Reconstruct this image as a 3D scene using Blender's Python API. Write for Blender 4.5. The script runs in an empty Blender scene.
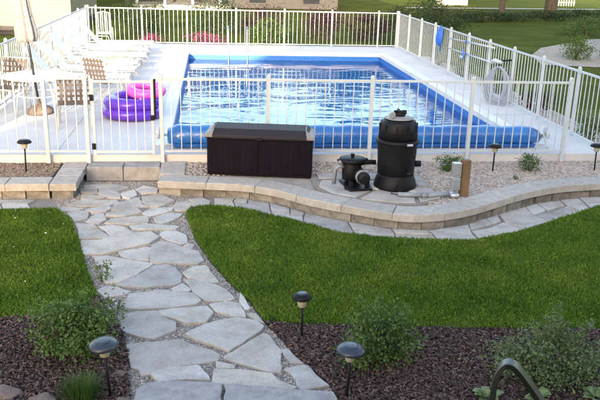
import bpy, math, random
import numpy as np
from mathutils import Vector, Matrix

R = math.radians
PI = math.pi
scene = bpy.context.scene
COL = scene.collection

# ------------------------------------------------------------------ camera
cam_data = bpy.data.cameras.new('camera')
cam = bpy.data.objects.new('camera', cam_data)
COL.objects.link(cam)
scene.camera = cam
cam_data.sensor_width = 36.0
cam_data.lens = 45.54
cam_data.clip_start = 0.05
cam_data.clip_end = 1500.0
_p, _y, _r = 0.3113, 0.1209, 0.0281          # pitch down, yaw right, roll
_fw = Vector((math.sin(_y)*math.cos(_p), math.cos(_y)*math.cos(_p), -math.sin(_p)))
_rt = Vector((math.cos(_y), -math.sin(_y), 0))
_up = _rt.cross(_fw)
_rt2 = _rt*math.cos(_r) + _up*math.sin(_r)
_up2 = _up*math.cos(_r) - _rt*math.sin(_r)
_m = Matrix((_rt2, _up2, -_fw)).transposed().to_4x4()
_m.translation = Vector((0, 0, 3.334))
cam.matrix_world = _m

# ------------------------------------------------------------------ sky, sun, exposure
SUN_EL, SUN_AZ = R(10.5), R(189.0)            # azimuth clockwise from +Y: low evening sun behind the viewer
sun_dir = Vector((math.sin(SUN_AZ)*math.cos(SUN_EL), math.cos(SUN_AZ)*math.cos(SUN_EL), math.sin(SUN_EL)))
world = bpy.data.worlds.new('World')
scene.world = world
world.use_nodes = True
wn = world.node_tree.nodes
sky = wn.new('ShaderNodeTexSky')
sky.sky_type = 'NISHITA'
sky.sun_disc = False
sky.sun_elevation = SUN_EL
sky.sun_rotation = SUN_AZ
sky.air_density = 1.0
sky.dust_density = 2.4
sky.ozone_density = 0.3
world.node_tree.links.new(sky.outputs[0], wn['Background'].inputs['Color'])
wn['Background'].inputs['Strength'].default_value = 0.15
sun_data = bpy.data.lights.new('sun', 'SUN')
sun_data.energy = 2.0
sun_data.angle = R(0.5)
sun_data.color = (1.0, 0.86, 0.66)
sun = bpy.data.objects.new('sun', sun_data)
COL.objects.link(sun)
sun.rotation_euler = sun_dir.to_track_quat('Z', 'Y').to_euler()
scene.view_settings.view_transform = 'Standard'
scene.view_settings.look = 'None'
scene.view_settings.gamma = 1.0
scene.view_settings.exposure = 2.6
scene.render.engine = 'CYCLES'
scene.cycles.use_denoising = True
scene.cycles.max_bounces = 8
scene.cycles.transparent_max_bounces = 12
scene.cycles.caustics_reflective = False
scene.cycles.caustics_refractive = True
scene.cycles.sample_clamp_indirect = 6.0

rnd = random.Random(11)
nr = np.random.default_rng(5)

# ------------------------------------------------------------------ measured layout (metres)
FLAGSTONES = [
[(-1.464,8.299),(-1.516,8.489),(-1.373,8.695),(-1.231,8.877),(-1.326,9.058),(-1.419,9.207),(-1.267,9.276),(-1.095,9.176),(-0.965,8.972),(-0.772,9.000),(-0.663,8.819),(-0.768,8.620),(-0.967,8.497),(-1.085,8.423),(-1.243,8.320)],
[(-1.648,9.106),(-1.419,9.115),(-1.272,8.913),(-1.297,8.828),(-1.588,8.806)],
[(-1.727,9.369),(-1.508,9.315),(-1.444,9.208),(-1.654,9.143)],
[(-1.578,8.738),(-1.356,8.745),(-1.383,8.679),(-1.477,8.536),(-1.537,8.555)],
[(-1.601,9.441),(-1.526,9.757),(-1.428,9.754),(-1.381,9.491),(-1.442,9.377),(-1.513,9.353)],
[(-1.895,9.770),(-1.805,9.849),(-1.645,9.823),(-1.622,9.579),(-1.765,9.447)],
[(-2.036,9.983),(-1.938,10.023),(-1.730,9.952),(-1.799,9.891),(-2.013,9.856)],
[(-1.684,9.908),(-1.413,10.050),(-1.362,9.962),(-1.426,9.837),(-1.574,9.779)],
[(-1.957,10.132),(-1.825,10.306),(-1.336,10.314),(-1.299,10.223),(-1.432,10.094),(-1.853,10.063)],
[(-1.841,10.585),(-1.567,10.506),(-1.519,10.458),(-1.679,10.324),(-1.805,10.397)],
[(-1.904,10.854),(-1.676,10.848),(-1.628,10.651),(-1.705,10.605),(-1.863,10.681)],
[(-1.640,10.848),(-1.443,10.868),(-1.394,10.693),(-1.312,10.595),(-1.294,10.429),(-1.433,10.432),(-1.600,10.602)],
[(-1.298,10.594),(-1.133,10.785),(-1.082,10.541),(-1.158,10.378),(-1.255,10.451)],
[(-1.102,10.834),(-1.006,10.984),(-0.800,10.852),(-0.810,10.678),(-0.999,10.634)],
[(-1.886,11.056),(-1.602,11.102),(-1.391,11.045),(-1.234,10.939),(-1.385,10.742),(-1.463,10.919),(-1.848,10.903)],
[(-1.344,9.918),(-1.321,10.179),(-1.030,10.421),(-0.977,10.124),(-0.889,10.033),(-1.235,9.894)],
[(-0.983,10.443),(-0.747,10.579),(-0.535,10.291),(-0.726,10.028),(-0.848,10.032),(-0.957,10.213)],
[(-1.386,9.631),(-1.376,9.752),(-1.016,9.951),(-0.948,9.779),(-1.143,9.642)],
[(-1.364,9.356),(-1.295,9.508),(-1.073,9.579),(-0.877,9.633),(-0.835,9.511),(-0.836,9.355),(-1.071,9.307)],
[(-0.920,9.758),(-0.815,9.944),(-0.535,9.978),(-0.555,9.850),(-0.657,9.770),(-0.837,9.611)],
[(-0.748,9.548),(-0.609,9.735),(-0.410,9.699),(-0.450,9.558),(-0.572,9.404),(-0.645,9.329),(-0.726,9.409)],
[(-0.516,10.022),(-0.489,10.199),(-0.353,10.240),(-0.252,10.075),(-0.086,9.878),(-0.489,9.857)],
[(-0.326,10.285),(-0.173,10.374),(-0.046,10.208),(-0.039,9.919),(-0.225,10.119)],
[(-1.026,9.229),(-0.819,9.297),(-0.430,9.188),(-0.470,9.097),(-0.976,9.098)],
[(-0.643,8.888),(-0.625,8.994),(-0.554,9.045),(-0.442,9.023),(-0.338,8.876),(-0.307,8.633),(-0.388,8.570),(-0.537,8.728)],
[(-0.718,8.265),(-0.705,8.567),(-0.606,8.680),(-0.491,8.624),(-0.336,8.437),(-0.183,8.335),(-0.111,8.055),(-0.177,7.970),(-0.467,7.998),(-0.677,8.008)],
[(-0.338,8.502),(-0.294,8.599),(-0.233,8.530),(-0.243,8.433),(-0.301,8.420)],
[(-0.999,7.465),(-0.887,7.575),(-0.782,7.690),(-0.660,7.921),(-0.509,7.957),(-0.422,7.867),(-0.349,7.655),(-0.347,7.469),(-0.417,7.408),(-0.755,7.376),(-0.943,7.421)],
[(-1.343,8.233),(-1.177,8.240),(-0.915,8.078),(-0.721,8.011),(-0.674,7.965),(-0.826,7.706),(-0.976,7.528),(-1.118,7.509),(-1.171,7.683),(-1.281,8.023)],
[(-1.074,8.375),(-0.793,8.490),(-0.722,8.470),(-0.742,8.282),(-0.721,8.084),(-0.932,8.139),(-1.047,8.280)],
[(-0.318,7.708),(-0.208,7.870),(-0.076,7.893),(0.053,7.461),(-0.027,7.439),(-0.250,7.583)],
[(-0.308,7.546),(-0.106,7.457),(0.041,7.359),(0.123,7.254),(0.210,7.042),(0.168,6.998),(-0.072,7.011),(-0.185,7.196),(-0.262,7.426)],
[(-0.413,7.307),(-0.324,7.416),(-0.238,7.285),(-0.257,7.237),(-0.389,7.237)],
[(-0.838,7.183),(-0.641,7.221),(-0.543,7.265),(-0.337,7.192),(-0.235,7.187),(-0.132,7.014),(-0.170,6.935),(-0.422,6.868),(-0.709,6.840),(-0.885,6.877),(-0.852,7.020)],
[(-1.171,7.298),(-1.115,7.407),(-0.989,7.375),(-0.855,7.257),(-0.910,7.199),(-1.067,7.148)],
[(-1.074,6.975),(-0.977,7.096),(-0.917,6.910),(-1.044,6.851)],
[(-0.514,6.787),(-0.371,6.821),(-0.071,6.851),(-0.013,6.726),(-0.083,6.528),(-0.252,6.528),(-0.363,6.628),(-0.479,6.677)],
[(-0.875,6.444),(-0.841,6.730),(-0.724,6.788),(-0.537,6.778),(-0.496,6.647),(-0.369,6.545),(-0.362,6.393),(-0.542,6.240),(-0.671,6.296),(-0.843,6.403)],
[(-0.027,6.905),(0.137,6.964),(0.265,6.899),(0.303,6.621),(0.202,6.637),(0.026,6.767)],
[(-0.250,6.308),(-0.069,6.476),(0.215,6.584),(0.393,6.510),(0.462,6.403),(0.418,6.306),(0.134,5.968),(0.012,6.084),(-0.166,6.207)],
[(0.452,6.265),(0.505,6.223),(0.581,5.939),(0.550,5.585),(0.492,5.589),(0.114,5.829),(0.097,5.882)],
[(-0.766,6.133),(-0.300,6.206),(-0.173,6.078),(-0.006,5.968),(0.046,5.903),(0.028,5.827),(-0.116,5.777),(-0.284,5.755),(-0.357,5.718),(-0.509,5.640),(-0.580,5.613),(-0.612,5.711),(-0.677,5.748),(-0.703,5.883)],
[(-0.507,5.616),(-0.381,5.695),(-0.136,5.720),(-0.056,5.554),(-0.048,5.499),(-0.235,5.527),(-0.425,5.479)],
[(0.018,5.653),(0.217,5.623),(0.464,5.550),(0.506,5.453),(0.651,5.344),(0.606,5.303),(0.000,5.434)],
[(0.028,5.793),(0.154,5.726),(0.161,5.676),(0.035,5.684)],
[(0.595,5.614),(0.754,5.669),(0.803,5.650),(0.835,5.502),(0.922,5.356),(0.710,5.295),(0.677,5.358),(0.680,5.465),(0.655,5.545)],
[(0.591,5.957),(0.662,5.952),(0.760,5.719),(0.659,5.743),(0.633,5.830)],
[(0.274,7.147),(0.320,7.024),(0.360,6.815),(0.309,6.773),(0.277,6.956)],
[(0.334,6.684),(0.412,6.679),(0.468,6.506),(0.404,6.551)]]
SLABS = [
[(-0.63,5.16),(-0.61,5.34),(-0.53,5.44),(-0.31,5.46),(0.06,5.39),(0.04,5.11)],
[(0.07,5.11),(0.08,5.38),(0.37,5.33),(0.64,5.27),(0.95,5.22),(0.99,5.05)]]
WALL_FRONT = [(-0.78,10.55),(-0.13,10.43),(0.32,10.37),(0.63,10.27),(0.94,10.04),(1.30,9.63),(1.71,9.36),(2.10,9.10),(2.38,8.95),(2.68,8.90),(3.11,9.03),(3.43,9.18),(3.94,9.55),(4.31,9.79),(4.70,10.02),(5.25,10.21),(5.74,10.27)]
LAWN_RIGHT = [(-0.36,9.72),(-0.21,8.74),(-0.03,8.06),(0.16,7.47),(0.36,6.97),(0.49,6.52),(0.81,6.42),(1.19,6.38),(1.84,6.28),(2.60,6.21),(3.67,6.14)]
LAWN_RIGHT_TOP = [(5.55,9.83),(4.49,9.16),(3.88,8.79),(3.24,8.54),(2.68,8.57),(2.03,8.70),(1.60,8.88),(1.14,9.29),(0.77,9.60),(0.38,9.91),(-0.03,10.01),(-0.30,9.93)]
LAWN_LEFT = [(-2.80,9.91),(-2.07,9.95),(-1.82,9.53),(-1.61,8.80),(-1.37,7.87),(-1.17,7.22),(-1.26,6.71),(-1.62,6.65),(-2.00,6.73)]
PATH_EDGE_L = [(-1.17,7.22),(-0.95,6.69),(-0.81,6.34),(-0.73,5.89),(-0.65,5.21)]
PATH_EDGE_R = [(0.49,6.52),(0.62,6.16),(0.74,5.77),(0.94,5.39),(1.00,5.09)]
HANDRAIL = [(0.955,2.2,0.02),(0.955,2.2,1.6),(0.957,2.2,1.86),(0.960,2.2,1.945),(0.968,2.2,1.995),(0.98,2.2,2.018),(0.995,2.2,2.027),(1.012,2.2,2.024),(1.03,2.2,2.01),(1.055,2.2,1.98),(1.093,2.2,1.931),(1.177,2.2,1.815),(1.40,2.2,1.50),(1.55,2.2,1.27),(1.58,2.2,1.18),(1.58,2.2,0.02)]
HOUSE_RIDGE, HOUSE_HIP = 12.4, 12.0
TREES = [(-20, 62, 12, 6, 'tall leafy tree far beyond the cream house'), (-9, 66, 10.2, 6, 'tall leafy tree behind the grey house at its left'),  # far trees out of view, sized for what the pool reflects
 (1, 68, 9.8, 6.5, 'tall leafy tree directly behind the grey house'), (11, 66, 10.2, 5.5, 'tall leafy tree behind the grey house at its right'),
 (24, 70, 12.5, 6, 'tall leafy tree far beyond the top right corner'), (42, 58, 14, 5.5, 'tall leafy tree far off at the right'),
 (20, 24, 12, 6, 'unseen broad leafy tree just outside the right edge, added to shade the ground there')]  # the last tree is unseen, added to darken the ground at the right

DECK = 0.32        # pool deck level over the lawn
BED = 0.20         # planting bed level behind the walls
CAP = 0.22         # top of the wall caps
FENCE_Y = 11.6
FENCE_H = 1.22
POOL = (-0.70, 5.50, 12.55, 24.78)

# ------------------------------------------------------------------ materials
MATS = {}
def mat(name, col, rough=0.7, var=0.15, scale=6.0, bump=0.0, bscale=None, col2=None, metal=0.0, spec=0.5,
        objvar=0.0, detail=6.0, transl=0.0, coat=0.0, stretch=None):
    if name in MATS:
        return MATS[name]
    m = bpy.data.materials.new(name)
    m.use_nodes = True
    nt = m.node_tree; N = nt.nodes; L = nt.links
    b = N['Principled BSDF']
    b.inputs['Roughness'].default_value = rough
    b.inputs['Metallic'].default_value = metal
    b.inputs['Specular IOR Level'].default_value = spec
    b.inputs['Coat Weight'].default_value = coat
    tc = N.new('ShaderNodeTexCoord')
    src = tc.outputs['Object']
    if stretch:
        mp = N.new('ShaderNodeMapping'); mp.inputs['Scale'].default_value = stretch
        L.new(src, mp.inputs['Vector']); src = mp.outputs['Vector']
    nz = N.new('ShaderNodeTexNoise')
    nz.inputs['Scale'].default_value = scale
    nz.inputs['Detail'].default_value = detail
    nz.inputs['Roughness'].default_value = 0.62
    L.new(src, nz.inputs['Vector'])
    c = np.array(col[:3], float)
    c2 = np.array(col2[:3], float) if col2 is not None else None
    lo = c*(1-var) if c2 is None else c
    hi = c*(1+var) if c2 is None else c2
    rp = N.new('ShaderNodeValToRGB')
    rp.color_ramp.elements[0].position = 0.32
    rp.color_ramp.elements[0].color = (*lo, 1)
    rp.color_ramp.elements[1].position = 0.68
    rp.color_ramp.elements[1].color = (*hi, 1)
    L.new(nz.outputs['Fac'], rp.inputs['Fac'])
    out = rp.outputs['Color']
    if objvar:
        oi = N.new('ShaderNodeObjectInfo')
        mr = N.new('ShaderNodeMapRange')
        mr.inputs['To Min'].default_value = 1-objvar
        mr.inputs['To Max'].default_value = 1+objvar
        L.new(oi.outputs['Random'], mr.inputs['Value'])
        hs = N.new('ShaderNodeHueSaturation')
        L.new(mr.outputs[0], hs.inputs['Value'])
        L.new(out, hs.inputs['Color'])
        out = hs.outputs['Color']
    L.new(out, b.inputs['Base Color'])
    if bump:
        nb = N.new('ShaderNodeTexNoise')
        nb.inputs['Scale'].default_value = bscale or scale*4
        nb.inputs['Detail'].default_value = 5
        L.new(src, nb.inputs['Vector'])
        bp = N.new('ShaderNodeBump')
        bp.inputs['Strength'].default_value = bump
        bp.inputs['Distance'].default_value = 0.02
        L.new(nb.outputs['Fac'], bp.inputs['Height'])
        L.new(bp.outputs['Normal'], b.inputs['Normal'])
    if transl:
        tr = N.new('ShaderNodeBsdfTranslucent')
        L.new(out, tr.inputs['Color'])
        mx = N.new('ShaderNodeMixShader'); mx.inputs[0].default_value = transl
        L.new(b.outputs[0], mx.inputs[1]); L.new(tr.outputs[0], mx.inputs[2])
        L.new(mx.outputs[0], N['Material Output'].inputs['Surface'])
    MATS[name] = m
    return m

def stone_material():
    """limestone flags: each slab its own tint between grey, buff and near white, with stains and a gritty grain"""
    m = bpy.data.materials.new('flagstone'); m.use_nodes = True
    nt = m.node_tree; N = nt.nodes; L = nt.links
    b = N['Principled BSDF']; b.inputs['Roughness'].default_value = 0.88; b.inputs['Specular IOR Level'].default_value = 0.3
    oi = N.new('ShaderNodeObjectInfo'); tc = N.new('ShaderNodeTexCoord')
    vo = N.new('ShaderNodeVectorMath'); vo.operation = 'ADD'
    sc = N.new('ShaderNodeVectorMath'); sc.operation = 'SCALE'; sc.inputs[0].default_value = (37, 53, 71)
    L.new(oi.outputs['Random'], sc.inputs['Scale']); L.new(tc.outputs['Object'], vo.inputs[0]); L.new(sc.outputs[0], vo.inputs[1])
    def noise(s, d, r=0.6):
        n = N.new('ShaderNodeTexNoise'); n.inputs['Scale'].default_value = s; n.inputs['Detail'].default_value = d; n.inputs['Roughness'].default_value = r
        L.new(vo.outputs[0], n.inputs['Vector']); return n
    def ramp(src, st):
        r = N.new('ShaderNodeValToRGB')
        while len(r.color_ramp.elements) < len(st): r.color_ramp.elements.new(0.5)
        for i, (p, c) in enumerate(st): r.color_ramp.elements[i].position = p; r.color_ramp.elements[i].color = (*c, 1)
        L.new(src, r.inputs['Fac']); return r
    def mix(f, a, c, mode='MIX'):
        x = N.new('ShaderNodeMix'); x.data_type = 'RGBA'; x.blend_type = mode
        if isinstance(f, float): x.inputs['Factor'].default_value = f
        else: L.new(f, x.inputs['Factor'])
        L.new(a, x.inputs[6]); L.new(c, x.inputs[7]); return x.outputs[2]
    tint = ramp(oi.outputs['Random'], [(0.0, (0.37, 0.335, 0.325)), (0.2, (0.50, 0.455, 0.425)), (0.4, (0.36, 0.335, 0.335)), (0.6, (0.47, 0.42, 0.38)), (0.8, (0.43, 0.40, 0.395)), (1.0, (0.56, 0.525, 0.505))])
    grain = ramp(noise(60, 6, 0.7).outputs['Fac'], [(0.3, (0.72, 0.71, 0.70)), (0.7, (1.08, 1.08, 1.08))])
    blot = ramp(noise(3.5, 8, 0.68).outputs['Fac'], [(0.35, (0.74, 0.72, 0.70)), (0.55, (1.0, 1.0, 1.0)), (0.72, (1.12, 1.11, 1.10))])
    c = mix(1.0, tint.outputs[0], grain.outputs[0], 'MULTIPLY'); c = mix(1.0, c, blot.outputs[0], 'MULTIPLY')
    st = N.new('ShaderNodeValToRGB'); st.color_ramp.elements[0].position = 0.60; st.color_ramp.elements[1].position = 0.74
    st.color_ramp.elements[1].color = (0.55, 0.55, 0.55, 1)
    L.new(noise(1.6, 5).outputs['Fac'], st.inputs['Fac'])
    br = N.new('ShaderNodeRGB'); br.outputs[0].default_value = (0.20, 0.165, 0.135, 1)
    c = mix(st.outputs[0], c, br.outputs[0])
    L.new(c, b.inputs['Base Color'])
    bp = N.new('ShaderNodeBump'); bp.inputs['Strength'].default_value = 0.55; bp.inputs['Distance'].default_value = 0.02
    ad = N.new('ShaderNodeMath'); ad.operation = 'MULTIPLY_ADD'; ad.inputs[1].default_value = 0.25
    L.new(noise(45, 4).outputs['Fac'], ad.inputs[0]); L.new(noise(6, 5).outputs['Fac'], ad.inputs[2])
    L.new(ad.outputs[0], bp.inputs['Height']); L.new(bp.outputs[0], b.inputs['Normal'])
    return m
M_stone = stone_material()
def blade_material():
    m = bpy.data.materials.new('grass_blade'); m.use_nodes = True
    nt = m.node_tree; N = nt.nodes; L = nt.links
    b = N['Principled BSDF']; b.inputs['Roughness'].default_value = 0.6; b.inputs['Specular IOR Level'].default_value = 0.25
    tc = N.new('ShaderNodeTexCoord')
    def noise(s, d):
        n = N.new('ShaderNodeTexNoise'); n.inputs['Scale'].default_value = s; n.inputs['Detail'].default_value = d
        L.new(tc.outputs['Object'], n.inputs['Vector']); return n.outputs['Fac']
    def ramp(src, st):
        r = N.new('ShaderNodeValToRGB')
        while len(r.color_ramp.elements) < len(st): r.color_ramp.elements.new(0.5)
        for i, (p, c) in enumerate(st): r.color_ramp.elements[i].position = p; r.color_ramp.elements[i].color = (*c, 1)
        L.new(src, r.inputs['Fac']); return r.outputs[0]
    patch = ramp(noise(1.7, 5), [(0.30, (0.066, 0.132, 0.014)), (0.5, (0.102, 0.184, 0.020)), (0.64, (0.132, 0.205, 0.026)), (0.78, (0.155, 0.205, 0.030))])
    at = N.new('ShaderNodeAttribute'); at.attribute_name = 'pick'
    blade = ramp(at.outputs['Fac'], [(0.0, (0.55, 0.6, 0.55)), (0.5, (1, 1, 1)), (0.9, (1.35, 1.25, 1.1)), (1.0, (2.6, 1.9, 2.2))])
    x = N.new('ShaderNodeMix'); x.data_type = 'RGBA'; x.blend_type = 'MULTIPLY'; x.inputs['Factor'].default_value = 1.0
    L.new(patch, x.inputs[6]); L.new(blade, x.inputs[7])
    L.new(x.outputs[2], b.inputs['Base Color'])
    tr = N.new('ShaderNodeBsdfTranslucent'); L.new(x.outputs[2], tr.inputs['Color'])
    mx = N.new('ShaderNodeMixShader'); mx.inputs[0].default_value = 0.3
    L.new(b.outputs[0], mx.inputs[1]); L.new(tr.outputs[0], mx.inputs[2]); L.new(mx.outputs[0], N['Material Output'].inputs['Surface'])
    return m
M_blade = blade_material()
M_bed = mat('joint_grit', (0.18, 0.16, 0.148), 0.95, scale=40, bump=0.8, bscale=120, col2=(0.34, 0.305, 0.29))
M_slab = mat('rough_slab', (0.20, 0.19, 0.195), 0.9, scale=7, bump=0.6, bscale=25, col2=(0.34, 0.32, 0.325))
M_cap = mat('cap_concrete', (0.30, 0.265, 0.238), 0.9, scale=9, bump=0.35, bscale=60, col2=(0.41, 0.372, 0.35), objvar=0.08)
M_block = mat('wall_block', (0.12, 0.105, 0.092), 0.95, scale=8, bump=0.8, bscale=24, col2=(0.30, 0.265, 0.235), objvar=0.2)
M_deck = mat('deck_concrete', (0.48, 0.47, 0.49), 0.8, scale=1.5, bump=0.1, bscale=80, col2=(0.58, 0.57, 0.585))
M_coping = mat('coping', (0.56, 0.57, 0.60), 0.55, scale=2, col2=(0.66, 0.67, 0.69))
M_white = mat('fence_white', (0.44, 0.475, 0.53), 0.4, var=0.05, scale=3)
M_liner = mat('pool_liner', (0.018, 0.33, 0.82), 0.5, scale=3, col2=(0.028, 0.41, 0.90))
M_linerband = mat('liner_border', (0.012, 0.10, 0.40), 0.5, scale=18, col2=(0.025, 0.18, 0.58))
M_cover = mat('solar_cover', (0.008, 0.075, 0.30), 0.28, scale=3, col2=(0.018, 0.15, 0.46), coat=0.6, bump=0.5, bscale=28)
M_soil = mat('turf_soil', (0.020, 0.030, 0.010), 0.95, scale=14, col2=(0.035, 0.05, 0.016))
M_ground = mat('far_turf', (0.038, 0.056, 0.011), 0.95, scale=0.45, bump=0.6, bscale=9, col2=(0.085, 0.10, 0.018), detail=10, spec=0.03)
M_mulchbase = mat('mulch_soil', (0.022, 0.013, 0.013), 0.95, scale=25, bump=0.8, bscale=60, col2=(0.055, 0.034, 0.034))
M_black = mat('black_plastic', (0.010, 0.010, 0.013), 0.45, spec=0.14, var=0.2, scale=6)
M_blackmetal = mat('black_metal', (0.012, 0.012, 0.014), 0.35, var=0.25, scale=12, spec=0.8, bump=0.1, bscale=150)
M_chest = mat('chest_resin', (0.008, 0.006, 0.011), 0.65, spec=0.05, var=0.2, scale=8, bump=0.1, bscale=90)
M_lid = mat('chest_lid', (0.020, 0.017, 0.024), 0.6, spec=0.2, var=0.1, scale=8, bump=0.08, bscale=80)
M_capgrey = mat('chest_corner', (0.20, 0.19, 0.21), 0.4, var=0.06)
M_pipe = mat('grey_pvc', (0.22, 0.24, 0.27), 0.4, var=0.12, scale=9)
M_alu = mat('cast_aluminium', (0.45, 0.47, 0.50), 0.35, var=0.1, metal=0.6)
M_wood = mat('brown_post', (0.11, 0.062, 0.032), 0.85, scale=20, bump=0.4, col2=(0.19, 0.112, 0.06), stretch=(1, 1, 0.15))
M_steel = mat('stainless', (0.62, 0.63, 0.65), 0.2, var=0.04, metal=1.0)
M_canvas = mat('umbrella_canvas', (0.19, 0.18, 0.185), 0.9, var=0.1, scale=8, bump=0.3, bscale=40)
M_sling = mat('white_sling', (0.76, 0.72, 0.65), 0.8, var=0.05, scale=30)
M_strap = mat('brown_strap', (0.085, 0.062, 0.056), 0.7, var=0.2, scale=20)
M_chairframe = mat('chair_frame', (0.45, 0.43, 0.42), 0.4, var=0.08)
M_purple = mat('purple_vinyl', (0.10, 0.025, 0.46), 0.22, var=0.12, scale=4)
M_pink = mat('pink_vinyl', (0.75, 0.10, 0.52), 0.22, var=0.1, scale=4)
M_hose = mat('grey_hose', (0.26, 0.29, 0.36), 0.5, var=0.12, scale=20)
M_bluenet = mat('blue_net', (0.02, 0.11, 0.50), 0.6, var=0.2, scale=20)
M_siding = mat('cream_siding', (0.235, 0.21, 0.135), 0.65, var=0.04, scale=2)
M_greywall = mat('grey_wall', (0.055, 0.052, 0.052), 0.8, var=0.08, scale=2)
M_roof = mat('shingle', (0.06, 0.055, 0.05), 0.9, var=0.3, scale=12, bump=0.4)
M_glass = mat('dark_glass', (0.02, 0.022, 0.03), 0.06, var=0.1, spec=0.8)
M_bark = mat('bark', (0.035, 0.026, 0.02), 0.95, scale=7, bump=0.9, bscale=16, col2=(0.085, 0.065, 0.05), stretch=(1, 1, 0.25))
M_lens = mat('frosted_lens', (0.62, 0.56, 0.42), 0.35, var=0.05, transl=0.3)
M_solar = mat('solar_top', (0.022, 0.028, 0.045), 0.32, var=0.15, scale=15)
M_rock = mat('edging_rock', (0.09, 0.065, 0.058), 0.95, scale=6, bump=0.8, bscale=18, col2=(0.20, 0.15, 0.135), objvar=0.15)
M_walk = mat('pale_walkway', (0.34, 0.31, 0.29), 0.9, var=0.1, scale=2)
M_sand = mat('stone_mulch', (0.25, 0.22, 0.20), 0.95, scale=3, bump=0.6, bscale=40, col2=(0.38, 0.34, 0.31))
def leafmat(name, c, c2, tr=0.25, scale=9):
    return mat(name, c, 0.55, scale=scale, col2=c2, transl=tr, spec=0.35)
M_leaf = leafmat('shrub_leaf', (0.035, 0.080, 0.014), (0.125, 0.195, 0.05))
M_leafpale = leafmat('pale_leaf', (0.045, 0.085, 0.025), (0.20, 0.25, 0.11), scale=22)
M_leafgreen = leafmat('fresh_leaf', (0.03, 0.075, 0.012), (0.09, 0.15, 0.03))
M_leafdark = leafmat('evergreen_leaf', (0.012, 0.026, 0.008), (0.035, 0.06, 0.018))
M_leafpurple = leafmat('barberry_leaf', (0.022, 0.008, 0.014), (0.06, 0.022, 0.032))
M_leafred = leafmat('red_leaf', (0.12, 0.02, 0.012), (0.25, 0.06, 0.03))
M_leafyellow = leafmat('yellow_leaf', (0.16, 0.17, 0.01), (0.34, 0.32, 0.03))
M_petalpink = leafmat('pink_petal', (0.20, 0.02, 0.085), (0.38, 0.07, 0.19))
M_petalwhite = leafmat('white_petal', (0.5, 0.5, 0.48), (0.7, 0.7, 0.68))
M_crown = leafmat('tree_leaf', (0.012, 0.026, 0.006), (0.034, 0.058, 0.014), scale=0.7)

def chipmat(name, stops, rough=0.9):
    """colour picked per chip or pebble from its own position cell"""
    m = bpy.data.materials.new(name); m.use_nodes = True
    nt = m.node_tree; N = nt.nodes; L = nt.links
    b = N['Principled BSDF']; b.inputs['Roughness'].default_value = rough
    at = N.new('ShaderNodeAttribute'); at.attribute_name = 'pick'
    rp = N.new('ShaderNodeValToRGB')
    while len(rp.color_ramp.elements) < len(stops): rp.color_ramp.elements.new(0.5)
    for i, c in enumerate(stops):
        rp.color_ramp.elements[i].position = i/(len(stops)-1)
        rp.color_ramp.elements[i].color = (*c, 1)
    L.new(at.outputs['Fac'], rp.inputs['Fac']); L.new(rp.outputs['Color'], b.inputs['Base Color'])
    return m
M_chip = chipmat('bark_chip', [(0.016, 0.009, 0.008), (0.045, 0.023, 0.020), (0.078, 0.041, 0.036), (0.17, 0.105, 0.095)])
M_pebble = chipmat('river_pebble', [(0.20, 0.15, 0.12), (0.34, 0.27, 0.23), (0.46, 0.39, 0.34), (0.27, 0.24, 0.25)], 0.75)
M_grit = chipmat('joint_pebble', [(0.18, 0.15, 0.135), (0.29, 0.255, 0.24), (0.40, 0.36, 0.335), (0.23, 0.20, 0.185)], 0.9)
M_pebbledark = chipmat('brown_pebble', [(0.10, 0.065, 0.045), (0.19, 0.13, 0.095), (0.28, 0.20, 0.15), (0.13, 0.10, 0.09)], 0.8)

def water_material():
    m = bpy.data.materials.new('pool_water'); m.use_nodes = True
    nt = m.node_tree; N = nt.nodes; L = nt.links
    N.remove(N['Principled BSDF'])
    tc = N.new('ShaderNodeTexCoord')
    mp = N.new('ShaderNodeMapping'); mp.inputs['Scale'].default_value = (0.6, 1.25, 1.0)
    L.new(tc.outputs['Object'], mp.inputs['Vector'])
    n1 = N.new('ShaderNodeTexNoise'); n1.inputs['Scale'].default_value = 0.75; n1.inputs['Detail'].default_value = 2.2
    n1.inputs['Distortion'].default_value = 1.0
    n2 = N.new('ShaderNodeTexNoise'); n2.inputs['Scale'].default_value = 4.5; n2.inputs['Detail'].default_value = 2
    L.new(mp.outputs[0], n1.inputs['Vector']); L.new(mp.outputs[0], n2.inputs['Vector'])
    ad = N.new('ShaderNodeMath'); ad.operation = 'MULTIPLY_ADD'; ad.inputs[1].default_value = 0.07
    L.new(n2.outputs['Fac'], ad.inputs[0]); L.new(n1.outputs['Fac'], ad.inputs[2])
    bp = N.new('ShaderNodeBump'); bp.inputs['Strength'].default_value = 1.0; bp.inputs['Distance'].default_value = WAVE
    L.new(ad.outputs[0], bp.inputs['Height'])
    fr = N.new('ShaderNodeFresnel'); fr.inputs['IOR'].default_value = 1.33
    L.new(bp.outputs[0], fr.inputs['Normal'])
    gl = N.new('ShaderNodeBsdfGlossy'); gl.inputs['Roughness'].default_value = 0.02
    L.new(bp.outputs[0], gl.inputs['Normal'])
    tr = N.new('ShaderNodeBsdfRefraction'); tr.inputs['IOR'].default_value = 1.33; tr.inputs['Roughness'].default_value = 0.0
    tr.inputs['Color'].default_value = (0.80, 0.94, 0.99, 1); L.new(bp.outputs[0], tr.inputs['Normal'])
    mx = N.new('ShaderNodeMixShader')
    L.new(fr.outputs[0], mx.inputs[0]); L.new(tr.outputs[0], mx.inputs[1]); L.new(gl.outputs[0], mx.inputs[2])
    L.new(mx.outputs[0], N['Material Output'].inputs['Surface'])
    return m
WAVE = 0.029
M_water = water_material()

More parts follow.
